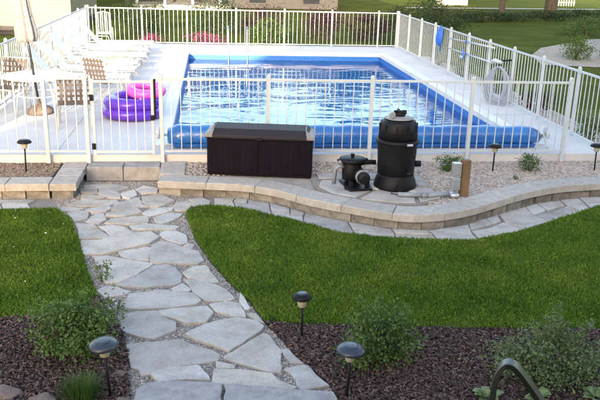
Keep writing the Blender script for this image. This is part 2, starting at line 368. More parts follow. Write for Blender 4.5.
# ------------------------------------------------------------------ geometry helpers
class MB:
    def __init__(s): s.v = []; s.f = []
    def add(s, vs, fs):
        o = len(s.v); s.v += [tuple(v) for v in vs]; s.f += [tuple(i+o for i in f) for f in fs]; return s
    def box(s, c, d, rot=None):
        x, y, z = d[0]/2, d[1]/2, d[2]/2
        vs = [Vector((a*x, b*y, e*z)) for e in (-1, 1) for a, b in ((-1, -1), (1, -1), (1, 1), (-1, 1))]
        if rot is not None: vs = [rot @ v for v in vs]
        vs = [v + Vector(c) for v in vs]
        return s.add(vs, [(3, 2, 1, 0), (4, 5, 6, 7), (0, 1, 5, 4), (1, 2, 6, 5), (2, 3, 7, 6), (3, 0, 4, 7)])
    def tube(s, pts, r, seg=8, closed=False, cap=True):
        pts = [Vector(p) for p in pts]; n = len(pts)
        rs = r if isinstance(r, (list, tuple)) else [r]*n
        up = Vector((0, 0, 1)); prev = None; rings = []
        for i, p in enumerate(pts):
            if closed: t = pts[(i+1) % n] - pts[i-1]
            else: t = pts[min(i+1, n-1)] - pts[max(i-1, 0)]
            t.normalize()
            if prev is None:
                a = t.cross(up)
                if a.length < 1e-3: a = t.cross(Vector((1, 0, 0)))
            else:
                a = prev - t*prev.dot(t)
            a.normalize(); prev = a; b = t.cross(a)
            rings.append([p + (a*math.cos(2*PI*k/seg) + b*math.sin(2*PI*k/seg))*rs[i] for k in range(seg)])
        vs = [v for rg in rings for v in rg]; fs = []
        m = n if closed else n-1
        for i in range(m):
            j = (i+1) % n
            for k in range(seg):
                l = (k+1) % seg
                fs.append((i*seg+k, i*seg+l, j*seg+l, j*seg+k))
        if cap and not closed:
            fs.append(tuple(range(seg-1, -1, -1))); fs.append(tuple((n-1)*seg+k for k in range(seg)))
        return s.add(vs, fs)
    def lathe(s, prof, c=(0, 0, 0), seg=24, axis='z', fold=0, nf=0):
        vs = []; fs = []; n = len(prof)
        for r, h in prof:
            for k in range(seg):
                a = 2*PI*k/seg; rr = r*(1 + fold*math.cos(nf*a)) if fold else r
                x, y = rr*math.cos(a), rr*math.sin(a)
                v = (x, y, h) if axis == 'z' else ((h, x, y) if axis == 'x' else (x, h, -y))
                vs.append((v[0]+c[0], v[1]+c[1], v[2]+c[2]))
        for i in range(n-1):
            for k in range(seg):
                l = (k+1) % seg
                fs.append((i*seg+k, i*seg+l, (i+1)*seg+l, (i+1)*seg+k))
        fs.append(tuple(range(seg-1, -1, -1))); fs.append(tuple((n-1)*seg+k for k in range(seg)))
        return s.add(vs, fs)
    def prism(s, poly, z0, z1, inset=0.0, drop=0.0):
        n = len(poly)
        area = sum(poly[i][0]*poly[(i+1) % n][1]-poly[(i+1) % n][0]*poly[i][1] for i in range(n))
        if area < 0: poly = poly[::-1]
        rings = [[(x, y, z0) for x, y in poly]]
        if inset:
            rings.append([(x, y, z1-drop) for x, y in poly])
            ins = []
            for i in range(n):
                a, b, c = Vector(poly[i-1]), Vector(poly[i]), Vector(poly[(i+1) % n])
                d1 = (b-a); d2 = (c-b)
                if d1.length < 1e-6 or d2.length < 1e-6: ins.append((b.x, b.y, z1)); continue
                n1 = Vector((-d1.y, d1.x)).normalized(); n2 = Vector((-d2.y, d2.x)).normalized()
                q = n1+n2
                q = q/max(0.5, 1+n1.dot(n2)) if q.length > 1e-6 else n1
                ins.append((b.x+q.x*inset, b.y+q.y*inset, z1))
            rings.append(ins)
        else:
            rings.append([(x, y, z1) for x, y in poly])
        vs = [v for r in rings for v in r]; fs = [tuple(range(n-1, -1, -1))]
        for j in range(len(rings)-1):
            for i in range(n):
                k = (i+1) % n
                fs.append((j*n+i, j*n+k, (j+1)*n+k, (j+1)*n+i))
        fs.append(tuple((len(rings)-1)*n+i for i in range(n)))
        return s.add(vs, fs)
    def mesh(s, name, smooth=False):
        me = bpy.data.meshes.new(name); me.from_pydata(s.v, [], s.f); me.update()
        if smooth:
            for p in me.polygons: p.use_smooth = True
        return me

def link(name, me, m, parent=None, loc=(0, 0, 0), rot=(0, 0, 0), scl=None, bevel=0.0, autosm=False):
    o = bpy.data.objects.new(name, me)
    COL.objects.link(o)
    if m is not None and me is not None and not me.materials: me.materials.append(m)
    o.location = loc; o.rotation_euler = rot
    if scl: o.scale = scl
    if parent is not None: o.parent = parent
    if bevel:
        b = o.modifiers.new('bevel', 'BEVEL'); b.width = bevel; b.segments = 2; b.limit_method = 'ANGLE'; b.angle_limit = R(40)
    return o
def build(mb, name, m, parent=None, loc=(0, 0, 0), rot=(0, 0, 0), bevel=0.0, smooth=False):
    return link(name, mb.mesh(name, smooth), m, parent, loc, rot, None, bevel)
def tag(o, label=None, cat=None, group=None, kind=None):
    if label: o['label'] = label
    if cat: o['category'] = cat
    if group: o['group'] = group
    if kind: o['kind'] = kind
    return o
def thing(name, label, cat, loc=(0, 0, 0), rotz=0.0, group=None):
    o = bpy.data.objects.new(name, None); COL.objects.link(o)
    o.empty_display_size = 0.2
    o.location = loc; o.rotation_euler = (0, 0, rotz)
    return tag(o, label, cat, group)
def structure(o): o['kind'] = 'structure'; return o
def copy_tree(src, parent=None):
    c = src.copy(); COL.objects.link(c); c.parent = parent
    for ch in list(src.children): copy_tree(ch, c)
    return c
def inside(poly, P):
    x, y = P[:, 0], P[:, 1]; r = np.zeros(len(P), bool); n = len(poly)
    for i in range(n):
        x1, y1 = poly[i]; x2, y2 = poly[(i+1) % n]
        if y1 == y2: continue
        c = ((y1 > y) != (y2 > y)) & (x < (x2-x1)*(y-y1)/(y2-y1)+x1); r ^= c
    return r
def scatter(poly, n):
    a = np.array(poly); lo, hi = a.min(0), a.max(0)
    P = lo + nr.random((int(n), 2))*(hi-lo)
    return P[inside(poly, P)]
def np_mesh(name, V, F, pick=None, smooth=False):
    """V (n,3); F (m,k) with one k"""
    me = bpy.data.meshes.new(name)
    k = F.shape[1]
    me.vertices.add(len(V)); me.vertices.foreach_set('co', V.astype(np.float32).ravel())
    me.loops.add(F.size); me.loops.foreach_set('vertex_index', F.astype(np.int32).ravel())
    me.polygons.add(len(F)); me.polygons.foreach_set('loop_start', np.arange(0, F.size, k, dtype=np.int32))
    me.polygons.foreach_set('loop_total', np.full(len(F), k, np.int32))
    if smooth: me.polygons.foreach_set('use_smooth', np.ones(len(F), bool))
    me.update(calc_edges=True)
    if pick is not None:
        at = me.attributes.new('pick', 'FLOAT', 'POINT'); at.data.foreach_set('value', pick.astype(np.float32))
    return me
def leaf_mesh(name, P, L, W, tilt=1.0, N=None):
    """diamond leaves folded along the midrib, one per point"""
    n = len(P)
    d = nr.normal(size=(n, 3)); d[:, 2] *= tilt
    d /= np.linalg.norm(d, axis=1)[:, None]
    e = nr.normal(size=(n, 3)); e -= (e*d).sum(1)[:, None]*d; e /= np.linalg.norm(e, axis=1)[:, None]
    u = np.cross(d, e)
    l = (L*(0.6+0.8*nr.random(n)))[:, None]; w = (W*(0.6+0.8*nr.random(n)))[:, None]
    V = np.stack([P, P+d*l*0.5+e*w*0.5+u*w*0.15, P+d*l, P+d*l*0.5-e*w*0.5+u*w*0.15], 1).reshape(-1, 3)
    i = np.arange(n)[:, None]*4
    F = np.concatenate([i+np.array([[0, 1, 2]]), i+np.array([[0, 2, 3]])], 1).reshape(-1, 3)
    return np_mesh(name, V, F)
def blob_points(n, rx, ry, rz, clumps=18, spread=0.28, base=0.0, hollow=0.45):
    """points gathered in clumps that fill an uneven ellipsoid standing on z=base"""
    c = nr.normal(size=(clumps, 3)); c /= np.linalg.norm(c, axis=1)[:, None]
    c *= (hollow + (0.92-hollow)*nr.random(clumps))[:, None]
    P = c[nr.integers(0, clumps, n)] + nr.normal(size=(n, 3))*spread*(0.5+nr.random((n, 1)))*0.8
    P = P*np.array([rx, ry, rz]); P[:, 2] += rz + base
    P[:, 2] = np.where(P[:, 2] < base+0.01, base+0.01+nr.random(n)*rz*0.3, P[:, 2])
    return P

# ================================================================== THE SETTING
def sheet(name, poly, z, m, thick=0.0):
    mb = MB()
    if thick: mb.prism(poly, z-thick, z)
    else: mb.add([(x, y, z) for x, y in poly], [tuple(range(len(poly)))])
    return structure(build(mb, name, m))
gx0, gx1, gy0, gy1 = POOL[0]-0.1, POOL[1]+0.1, POOL[2]-0.1, POOL[3]+0.1   # the ground is open where the pool is sunk
structure(build(MB().add([(-300, -200, -.06), (300, -200, -.06), (300, 500, -.06), (-300, 500, -.06), (gx0, gy0, -.06), (gx1, gy0, -.06), (gx1, gy1, -.06), (gx0, gy1, -.06)],
    [(0, 1, 5, 4), (1, 2, 6, 5), (2, 3, 7, 6), (3, 0, 4, 7)]), 'ground', M_ground))
path = sheet('flagstone_path', [(-6, 3.2), (8.5, 3.2), (8.5, 11.6), (-6, 11.6)], -0.012, M_bed)

# ---- flagstones, each its own slab
def rough_poly(poly, jit=0.008, step=0.09):
    out = []
    n = len(poly)
    for i in range(n):
        a, b = Vector(poly[i]), Vector(poly[(i+1) % n]); d = (b-a).length
        k = max(1, int(d/step))
        for j in range(k):
            p = a.lerp(b, j/k)
            s = jit if j else jit*0.6
            out.append((p.x+rnd.uniform(-s, s), p.y+rnd.uniform(-s, s)))
    return out
def shrink(poly, g):
    cx = sum(p[0] for p in poly)/len(poly); cy = sum(p[1] for p in poly)/len(poly)
    out = []
    for x, y in poly:
        d = math.hypot(x-cx, y-cy); k = max(0.6, (d-g)/d) if d > 1e-6 else 1
        out.append((cx+(x-cx)*k, cy+(y-cy)*k))
    return out
def flagstone(poly, m=M_stone, name='flagstone', parent=path, zt=0.019, gap=-0.018, tk=0.04, rough=0.008):
    poly = rough_poly(shrink(poly, gap), rough)
    cx = sum(p[0] for p in poly)/len(poly); cy = sum(p[1] for p in poly)/len(poly)
    mb = MB().prism([(x-cx, y-cy) for x, y in poly], -tk, 0, 0.007, 0.006)
    return build(mb, name, m, parent, (cx, cy, zt+rnd.uniform(-0.006, 0.006)),
                 (rnd.uniform(-0.008, 0.008), rnd.uniform(-0.008, 0.008), 0))
for s in FLAGSTONES: flagstone(s)
for s in SLABS:
    s2 = [(x, y if y > 5.2 else y-1.2) for x, y in s]
    flagstone(s2, M_slab, 'step_slab', path, 0.055, 0.004, 0.08, 0.012)

def resample(c, n):
    c = [Vector(p) for p in c]; L = [0]
    for i in range(1, len(c)): L.append(L[-1]+(c[i]-c[i-1]).length)
    out = []
    for k in range(n):
        t = L[-1]*k/(n-1); i = 1
        while i < len(c)-1 and L[i] < t: i += 1
        u = (t-L[i-1])/max(1e-9, L[i]-L[i-1]); out.append(c[i-1].lerp(c[i], u))
    return out
def at(c, t):
    x = max(0.0, min(1.0, t))*(len(c)-1); i = min(int(x), len(c)-2); return c[i].lerp(c[i+1], x-i)
def band(A, B, length):
    A = resample(A, 80); B = resample(B, 80)
    t = 0.0; cuts = [0.0]
    while t < 1-0.4/length:
        t += rnd.uniform(0.3, 0.72)/length; cuts.append(min(t, 1.0))
    mids = [rnd.uniform(0.35, 0.68) for _ in cuts]
    ja = [rnd.uniform(-0.09, 0.09)/length for _ in cuts]; jb = [rnd.uniform(-0.09, 0.09)/length for _ in cuts]
    P = lambda t, s: tuple(at(A, t).lerp(at(B, t), s))
    for i in range(len(cuts)-1):
        a, b = cuts[i], cuts[i+1]
        m0, m1 = mids[i], mids[i+1]
        am, bm = a+ja[i], b+ja[i+1]
        if rnd.random() < 0.25:
            flagstone([P(a+jb[i], 0.02), P(b+jb[i+1], 0.02), P(bm, 0.5), P(b, 0.97), P(a, 0.97), P(am, 0.5)], gap=0.013)
        else:
            flagstone([P(a+jb[i], 0.02), P(b+jb[i+1], 0.02), P(bm, m1-0.03), P((am+bm)/2, (m0+m1)/2+rnd.uniform(-.1, .1)-0.03), P(am, m0-0.03)], gap=0.011)
            sp = a+(b-a)*rnd.uniform(0.3, 0.7)
            if rnd.random() < 0.35:
                flagstone([P(am, m0+0.03), P(sp, (m0+m1)/2+0.03), P(sp, 0.97), P(a, 0.97)], gap=0.011)
                flagstone([P(sp, (m0+m1)/2+0.03), P(bm, m1+0.03), P(b, 0.97), P(sp, 0.97)], gap=0.011)
            else:
                flagstone([P(am, m0+0.03), P(bm, m1+0.03), P(b, 0.97), P(a, 0.97)], gap=0.011)
WALL_FRONT = WALL_FRONT + [(6.5, 10.30), (7.6, 10.28)]
lawn_top = LAWN_RIGHT_TOP[::-1]
band([(0.02, 10.0)] + lawn_top[2:] + [(6.5, 9.95), (7.5, 9.95)], [(0.02, 10.38)] + WALL_FRONT[2:], 8.3)
band([(-4.9, 9.93), (-2.12, 9.97)], [(-4.9, 10.40), (-2.12, 10.40)], 2.8)

# ---- lawns and mulch beds
lawn_r = LAWN_RIGHT + [(7.6, 6.1), (7.6, 9.93), (6.5, 9.92)] + LAWN_RIGHT_TOP
lawn_l = [(-5.2, 9.91)] + LAWN_LEFT[:7] + [(-2.0, 6.72), (-3.2, 6.8), (-5.2, 6.9)]
mulch_r = [(0.49, 6.50), (0.81, 6.42), (1.84, 6.30), (2.6, 6.23), (3.67, 6.16), (7.6, 6.12), (7.6, 3.6), (1.02, 3.6), (1.0, 5.09), (0.94, 5.39), (0.74, 5.77), (0.62, 6.16)]
mulch_l = [(-5.2, 6.9), (-3.2, 6.8), (-1.9, 6.72), (-1.26, 6.75), (-1.17, 7.22)] + PATH_EDGE_L[1:] + [(-0.65, 3.6), (-5.2, 3.6)]
sheet('lawn', lawn_r, 0.012, M_soil, 0.05)
sheet('lawn', lawn_l, 0.012, M_soil, 0.05)
sheet('mulch_bed', mulch_r, 0.004, M_mulchbase, 0.04)
sheet('mulch_bed', mulch_l, 0.004, M_mulchbase, 0.04)

def grass(poly, dens, label, z0=0.012):
    a = np.array(poly); area = np.prod(a.max(0)-a.min(0))
    P = scatter(poly, area*dens)
    n = len(P)
    f = 0.5+0.25*(np.sin(P[:, 0]*7.1+1.3*np.sin(P[:, 1]*5.3))+np.sin(P[:, 1]*9.7+1.7*np.sin(P[:, 0]*4.1)))
    h = (0.018+0.022*nr.random(n)+0.016*f)
    ang = nr.random(n)*2*PI; w = 0.0025+0.0025*nr.random(n)
    la = nr.random(n)*2*PI; lean = h*(0.15+0.75*nr.random(n))
    dx, dy = np.cos(ang)*w, np.sin(ang)*w
    B = np.column_stack([P, np.full(n, z0)])
    V = np.empty((n, 4, 3))
    V[:, 0] = B-np.column_stack([dx, dy, np.zeros(n)]); V[:, 1] = B+np.column_stack([dx, dy, np.zeros(n)])
    mid = B+np.column_stack([np.cos(la)*lean*0.35, np.sin(la)*lean*0.35, h*0.65])
    tip = B+np.column_stack([np.cos(la)*lean, np.sin(la)*lean, h])
    V[:, 2] = mid+np.column_stack([dx, dy, np.zeros(n)])*0.8; V[:, 3] = tip
    V = V.reshape(-1, 3); i = np.arange(n)[:, None]*4
    F = np.concatenate([i+np.array([[0, 1, 2]]), i+np.array([[0, 2, 3]])], 1).reshape(-1, 3)
    o = link('grass', np_mesh('grass', V, F, np.repeat(nr.random(n), 4)), M_blade)
    tag(o, label, 'grass', kind='stuff')
grass(lawn_r, 10000, 'dense mown green grass of the lawn right of the flagstone path')
grass(lawn_l, 10000, 'mown green grass of the small lawn left of the flagstone path')

def specks(poly, n, label, m, name):
    P = scatter(poly, n); k = len(P)
    o = link(name, leaf_mesh(name, np.column_stack([P, 0.055+0.015*nr.random(k)]), 0.028, 0.02, 0.3), m)
    tag(o, label, 'petals', kind='stuff')
specks(lawn_r, 45, 'scattered tiny pale petals and dry bits on the right lawn', M_leafyellow, 'fallen_petals')
specks(lawn_l, 40, 'scattered tiny white petals on the left lawn', M_petalwhite, 'fallen_petals')
def chips(poly, dens, label, z0, m, size, name, flat=0.3, layers=0.03):
    a = np.array(poly); area = np.prod(a.max(0)-a.min(0))
    P = scatter(poly, area*dens); n = len(P)
    base = np.array([(-1, -1, -1), (1, -1, -1), (1, 1, -1), (-1, 1, -1), (-1, -1, 1), (1, -1, 1), (1, 1, 1), (-1, 1, 1)], float)
    q = np.array([(3, 2, 1, 0), (4, 5, 6, 7), (0, 1, 5, 4), (1, 2, 6, 5), (2, 3, 7, 6), (3, 0, 4, 7)])
    s = size*np.column_stack([0.6+1.1*nr.random(n), 0.3+0.35*nr.random(n), flat*(0.4+0.6*nr.random(n))])
    v = base[None]*s[:, None, :]
    v[:, 4:, :2] *= 0.75
    def rot(v, ax, an):
        c, sn = np.cos(an)[:, None], np.sin(an)[:, None]
        i, j = [(1, 2), (0, 2), (0, 1)][ax]
        a, b = v[:, :, i].copy(), v[:, :, j].copy()
        v[:, :, i] = a*c-b*sn; v[:, :, j] = a*sn+b*c
    rot(v, 0, nr.normal(size=n)*0.45); rot(v, 1, nr.normal(size=n)*0.4); rot(v, 2, nr.random(n)*2*PI)
    v += np.column_stack([P, z0+layers*nr.random(n)])[:, None, :]
    F = (np.arange(n)[:, None, None]*8+q[None]).reshape(-1, 4)
    o = link(name, np_mesh(name, v.reshape(-1, 3), F, np.repeat(nr.random(n), 8)), m)
    tag(o, label, 'mulch', kind='stuff')
chips([(min(x, 5.6), max(y, 4.5)) for x, y in mulch_r], 4600, 'dark brown bark chips covering the bed right of the path', 0.004, M_chip, 0.0155, 'bark_mulch')
chips([(max(x, -3.4), max(y, 4.5)) for x, y in mulch_l], 4600, 'dark brown bark chips covering the bed left of the path', 0.004, M_chip, 0.0155, 'bark_mulch')

ICO = None
def pebbles(poly, dens, label, z0, m, size, name):
    t = (1+5**0.5)/2
    v = np.array([(-1, t, 0), (1, t, 0), (-1, -t, 0), (1, -t, 0), (0, -1, t), (0, 1, t), (0, -1, -t), (0, 1, -t), (t, 0, -1), (t, 0, 1), (-t, 0, -1), (-t, 0, 1)], float)
    v /= np.linalg.norm(v[0])
    f = np.array([(0, 11, 5), (0, 5, 1), (0, 1, 7), (0, 7, 10), (0, 10, 11), (1, 5, 9), (5, 11, 4), (11, 10, 2), (10, 7, 6), (7, 1, 8), (3, 9, 4), (3, 4, 2), (3, 2, 6), (3, 6, 8), (3, 8, 9), (4, 9, 5), (2, 4, 11), (6, 2, 10), (8, 6, 7), (9, 8, 1)])
    a = np.array(poly); area = np.prod(a.max(0)-a.min(0))
    P = scatter(poly, area*dens); n = len(P)
    s = size*(0.55+0.9*nr.random(n))[:, None]*np.column_stack([0.9+0.4*nr.random(n), 0.8+0.3*nr.random(n), 0.5+0.25*nr.random(n)])
    an = nr.random(n)*2*PI
    V = v[None]*s[:, None, :]*(1+0.12*nr.normal(size=(n, 12, 1)))
    c, sn = np.cos(an)[:, None], np.sin(an)[:, None]
    x, y = V[:, :, 0].copy(), V[:, :, 1].copy()
    V[:, :, 0] = x*c-y*sn; V[:, :, 1] = x*sn+y*c
    V += np.column_stack([P, z0+size*0.5*nr.random(n)])[:, None, :]
    F = (np.arange(n)[:, None, None]*12+f[None]).reshape(-1, 3)
    o = link(name, np_mesh(name, V.reshape(-1, 3), F, np.repeat(nr.random(n), 12), True), m)
    tag(o, label, 'gravel', kind='stuff')

pebbles([(-2.2, 10.4), (-1.82, 9.53), (-1.61, 8.8), (-1.37, 7.87), (-1.17, 7.22), (-0.95, 6.69), (-0.81, 6.34), (-0.73, 5.89), (-0.65, 5.0), (1.0, 5.0), (0.94, 5.39), (0.74, 5.77),
         (0.62, 6.16), (0.49, 6.52), (0.36, 6.97), (0.16, 7.47), (-0.03, 8.06), (-0.21, 8.74), (-0.36, 9.72), (0.0, 10.1), (-0.4, 10.5), (-0.85, 11.3), (-1.85, 11.3)], 2600,
        'fine grey grit in the joints of the flagstone path', -0.012, M_grit, 0.011, 'joint_grit')

# ---- planting beds behind the low walls
bed_r = [(-0.76, 10.6), (-0.13, 10.52), (0.32, 10.45), (0.63, 10.36), (1.0, 10.12), (1.38, 9.72), (1.75, 9.48), (2.14, 9.22), (2.4, 9.07), (2.68, 9.02),
         (3.05, 9.12), (3.35, 9.28), (3.85, 9.65), (4.25, 9.9), (4.65, 10.13), (5.22, 10.32), (7.6, 10.4), (7.6, 11.66), (-0.76, 11.66)]
bed_l = [(-5.2, 10.62), (-2.05, 10.62), (-2.05, 11.66), (-5.2, 11.66)]
sheet('planting_bed', bed_r, BED-0.02, M_sand, 0.22)
sheet('planting_bed', bed_l, BED-0.02, M_mulchbase, 0.22)
pebbles([(2.9, 9.3), (3.4, 9.45), (3.85, 9.8), (4.25, 10.05), (5.22, 10.45), (7.5, 10.55), (7.5, 11.64), (2.9, 11.64)], 2600,
        'tan pebbles filling the bed between curved wall and pool fence', BED-0.015, M_pebble, 0.021, 'pebble_gravel')
pebbles([(-0.7, 10.95), (1.6, 10.95), (2.0, 10.7), (2.9, 10.9), (2.9, 11.64), (-0.7, 11.64)], 1500,
        'tan pebbles behind the deck box and filter', BED-0.015, M_pebble, 0.02, 'pebble_gravel')
pebbles([(-5.1, 10.75), (-2.3, 10.75), (-2.3, 11.64), (-5.1, 11.64)], 2200,
        'reddish brown pebbles in the bed left of the gate', BED-0.015, M_pebbledark, 0.02, 'pebble_gravel')
# flat grey slabs under the pool equipment
pad = sheet('equipment_pad', [(1.45, 10.2), (1.62, 9.85), (2.0, 9.6), (2.45, 9.42), (2.75, 9.4), (3.15, 9.6), (3.15, 10.95), (1.45, 10.95)], BED+0.004, M_bed, 0.02)
for s in ([(1.5, 10.25), (1.66, 9.9), (1.95, 9.72), (2.2, 10.0), (2.15, 10.5), (1.6, 10.55)],
          [(2.0, 9.66), (2.45, 9.46), (2.72, 9.45), (2.8, 9.85), (2.3, 10.05)],
          [(2.78, 9.46), (3.12, 9.65), (3.12, 10.1), (2.86, 10.15)],
          [(2.25, 10.08), (2.85, 9.9), (2.92, 10.45), (2.25, 10.5)],
          [(2.95, 10.2), (3.13, 10.18), (3.13, 10.75), (2.95, 10.7)],
          [(1.55, 10.62), (2.2, 10.56), (2.85, 10.55), (2.9, 10.9), (1.55, 10.9)]):
    flagstone(s, M_stone, 'paving_slab', pad, BED+0.026, 0.006, 0.02)

# ---- low retaining walls: cap stones over recessed blocks
def wall_run(parent, C, depth, clen, z0=0.0, blk=True):
    """C front edge of the caps, left to right as seen from the yard; caps reach back by depth"""
    tot = sum((Vector(C[i+1])-Vector(C[i])).length for i in range(len(C)-1))
    n = max(1, round(tot/clen)); K = 5
    Q = resample(C, n*K+1)
    nrm = []
    for i in range(len(Q)):
        t = (Q[min(i+1, len(Q)-1)]-Q[max(i-1, 0)]).normalized(); nrm.append(Vector((-t.y, t.x)))
    for k in range(n):
        ids = range(k*K, k*K+K+1)
        g = 0.004
        fr = [Q[i]+nrm[i]*0.0 for i in ids]; bk = [Q[i]+nrm[i]*depth for i in ids]
        e = (fr[1]-fr[0]).normalized()*g; e2 = (fr[-1]-fr[-2]).normalized()*g
        fr[0] = fr[0]+e; bk[0] = bk[0]+e; fr[-1] = fr[-1]-e2; bk[-1] = bk[-1]-e2
        poly = [tuple(p) for p in fr]+[tuple(p) for p in bk[::-1]]
        cx, cy = poly[K//2]
        poly = rough_poly(poly, 0.004, 0.12); mb = MB().prism([(x-cx, y-cy) for x, y in poly], -0.1, 0, 0.009, 0.009)
        build(mb, 'cap_stone', M_cap, parent, (cx, cy, CAP+rnd.uniform(-0.003, 0.003)))
    if not blk: return
    nb = max(1, round(tot/0.33)); K = 3
    Q = resample(C, nb*K+1)
    nrm = []
    for i in range(len(Q)):
        t = (Q[min(i+1, len(Q)-1)]-Q[max(i-1, 0)]).normalized(); nrm.append(Vector((-t.y, t.x)))
    for k in range(nb):
        ids = range(k*K, k*K+K+1); off = 0.055+rnd.uniform(-0.02, 0.02)
        fr = [Q[i]+nrm[i]*off for i in ids]; bk = [Q[i]+nrm[i]*(depth-0.03) for i in ids]
        e = (fr[1]-fr[0]).normalized()*0.006; e2 = (fr[-1]-fr[-2]).normalized()*0.006
        fr[0] = fr[0]+e; bk[0] = bk[0]+e; fr[-1] = fr[-1]-e2; bk[-1] = bk[-1]-e2
        poly = [tuple(p) for p in fr]+[tuple(p) for p in bk[::-1]]
        cx, cy = poly[K//2]
        poly = rough_poly(poly, 0.012, 0.07); mb = MB().prism([(x-cx, y-cy) for x, y in poly], -0.02, 0.116, 0.01, 0.01)
        build(mb, 'wall_block', M_block, parent, (cx, cy, 0))
wr = thing('retaining_wall', 'low curved tan block wall with pale cap stones running right of the gate step', 'wall')
def smooth_curve(c, n=60):
    q = [Vector(p) for p in resample(c, n)]
    for _ in range(3):
        q = [q[0]]+[(q[i-1]+q[i]*2+q[i+1])/4 for i in range(1, len(q)-1)]+[q[-1]]
    return [tuple(p) for p in q]
wall_run(wr, smooth_curve(WALL_FRONT), 0.36, 0.72)
# the short return towards the gate
mb = MB().prism([(-0.775, 10.93), (-0.40, 10.89), (-0.40, 11.62), (-0.775, 11.62)], -0.1, 0, 0.008, 0.008)
build(mb, 'cap_stone', M_cap, wr, (0, 0, CAP+0.002))
build(MB().prism([(-0.73, 10.8), (-0.45, 10.8), (-0.45, 11.6), (-0.73, 11.6)], 0.0, 0.116), 'wall_block', M_block, wr)
wl = thing('retaining_wall', 'low straight tan block wall with flat caps left of the gate step', 'wall')
wall_run(wl, [(-5.2, 10.43), (-2.26, 10.43)], 0.36, 0.62)
for (y0, y1) in ((10.43, 10.86), (10.868, 11.24), (11.248, 11.62)):
    build(MB().prism([(-2.252, y0), (-1.89, y0), (-1.90, y1), (-2.252, y1)], -0.1, 0, 0.008, 0.008), 'cap_stone', M_cap, wl, (0, 0, CAP+rnd.uniform(-.002, .002)))
for (y0, y1) in ((10.47, 10.8), (10.81, 11.2), (11.21, 11.6)):
    build(MB().prism([(-2.23, y0), (-1.935+rnd.uniform(-.015, .01), y0), (-1.935+rnd.uniform(-.015, .01), y1), (-2.23, y1)], -0.02, 0.116, 0.01, 0.01), 'wall_block', M_block, wl)
gs = thing('gate_step', 'grey stone step of two slabs below the white gate', 'step', (-1.34, 11.32, 0))
for x0, x1 in ((-0.545, -0.006), (0.006, 0.55)):
    build(MB().prism([(x0, 0), (x1, 0), (x1, 0.36), (x0, 0.36)], 0.0, 0.215, 0.012, 0.012), 'step_block', M_slab, gs)

# ---- pool deck, coping, basin, water
x0, x1, y0, y1 = POOL
DX0, DX1, DY0, DY1 = -4.35, 6.75, 11.662, 26.95
def ring(name, o, i, z0, z1, m):
    a, b, c, d = o; e, f, g, h = i
    mb = MB()
    P = [(a, c), (b, c), (b, d), (a, d)]; Q = [(e, g), (f, g), (f, h), (e, h)]
    vs = [(*p, z1) for p in P]+[(*p, z1) for p in Q]+[(*p, z0) for p in P]+[(*p, z0) for p in Q]
    fs = []
    for k in range(4):
        l = (k+1) % 4
        fs += [(k, l, 4+l, 4+k), (8+l, 8+k, 12+k, 12+l), (8+k, 8+l, l, k), (4+k, 4+l, 12+l, 12+k)]
    mb.add(vs, fs)
    return structure(build(mb, name, m))
deck = ring('pool_deck', (DX0, DX1, DY0, DY1), (x0-0.25, x1+0.25, y0-0.25, y1+0.25), -0.05, DECK, M_deck)
cop = ring('pool_coping', (x0-0.248, x1+0.248, y0-0.248, y1+0.248), (x0, x1, y0, y1), DECK-0.09, DECK+0.012, M_coping)
for yj in (14.9, 17.9, 20.9, 23.9):                 # sawn control joints across the deck
    for xa, xb in ((DX0+.02, x0-.26), (x1+.26, DX1-.02)):
        build(MB().box(((xa+xb)/2, yj, DECK-0.004), (xb-xa, 0.009, 0.011)), 'control_joint', M_slab, deck)
for xj in (-2.4,):
    build(MB().box((xj, 19.3, DECK-0.0035), (0.009, DY1-DY0-.1, 0.011)), 'control_joint', M_slab, deck)
mb = MB()
zb = -1.15
mb.add([(x0-.01, y0-.01, zb), (x1+.01, y0-.01, zb), (x1+.01, y1+.01, zb), (x0-.01, y1+.01, zb)], [(0, 1, 2, 3)])
for (p, q) in (((x0, y0), (x1, y0)), ((x1, y0), (x1, y1)), ((x1, y1), (x0, y1)), ((x0, y1), (x0, y0))):
    ox = lambda v: v-.01 if v == x0 else v+.01
    oy = lambda v: v-.01 if v == y0 else v+.01
    mb.add([(ox(p[0]), oy(p[1]), zb), (ox(q[0]), oy(q[1]), zb), (ox(q[0]), oy(q[1]), 0.31), (ox(p[0]), oy(p[1]), 0.31)], [(0, 1, 2, 3)])
basin = structure(build(mb, 'pool_basin', M_liner))
band_ = ring('liner_border', (x0+.0, x1-.0, y0+.0, y1-.0), (x0+.004, x1-.004, y0+.004, y1-.004), -0.05, 0.225, M_linerband)
WZ = 0.08
sheet('pool_water', [(x0-.005, y0-.005), (x1+.005, y0-.005), (x1+.005, y1+.005), (x0-.005, y1+.005)], WZ, M_water)

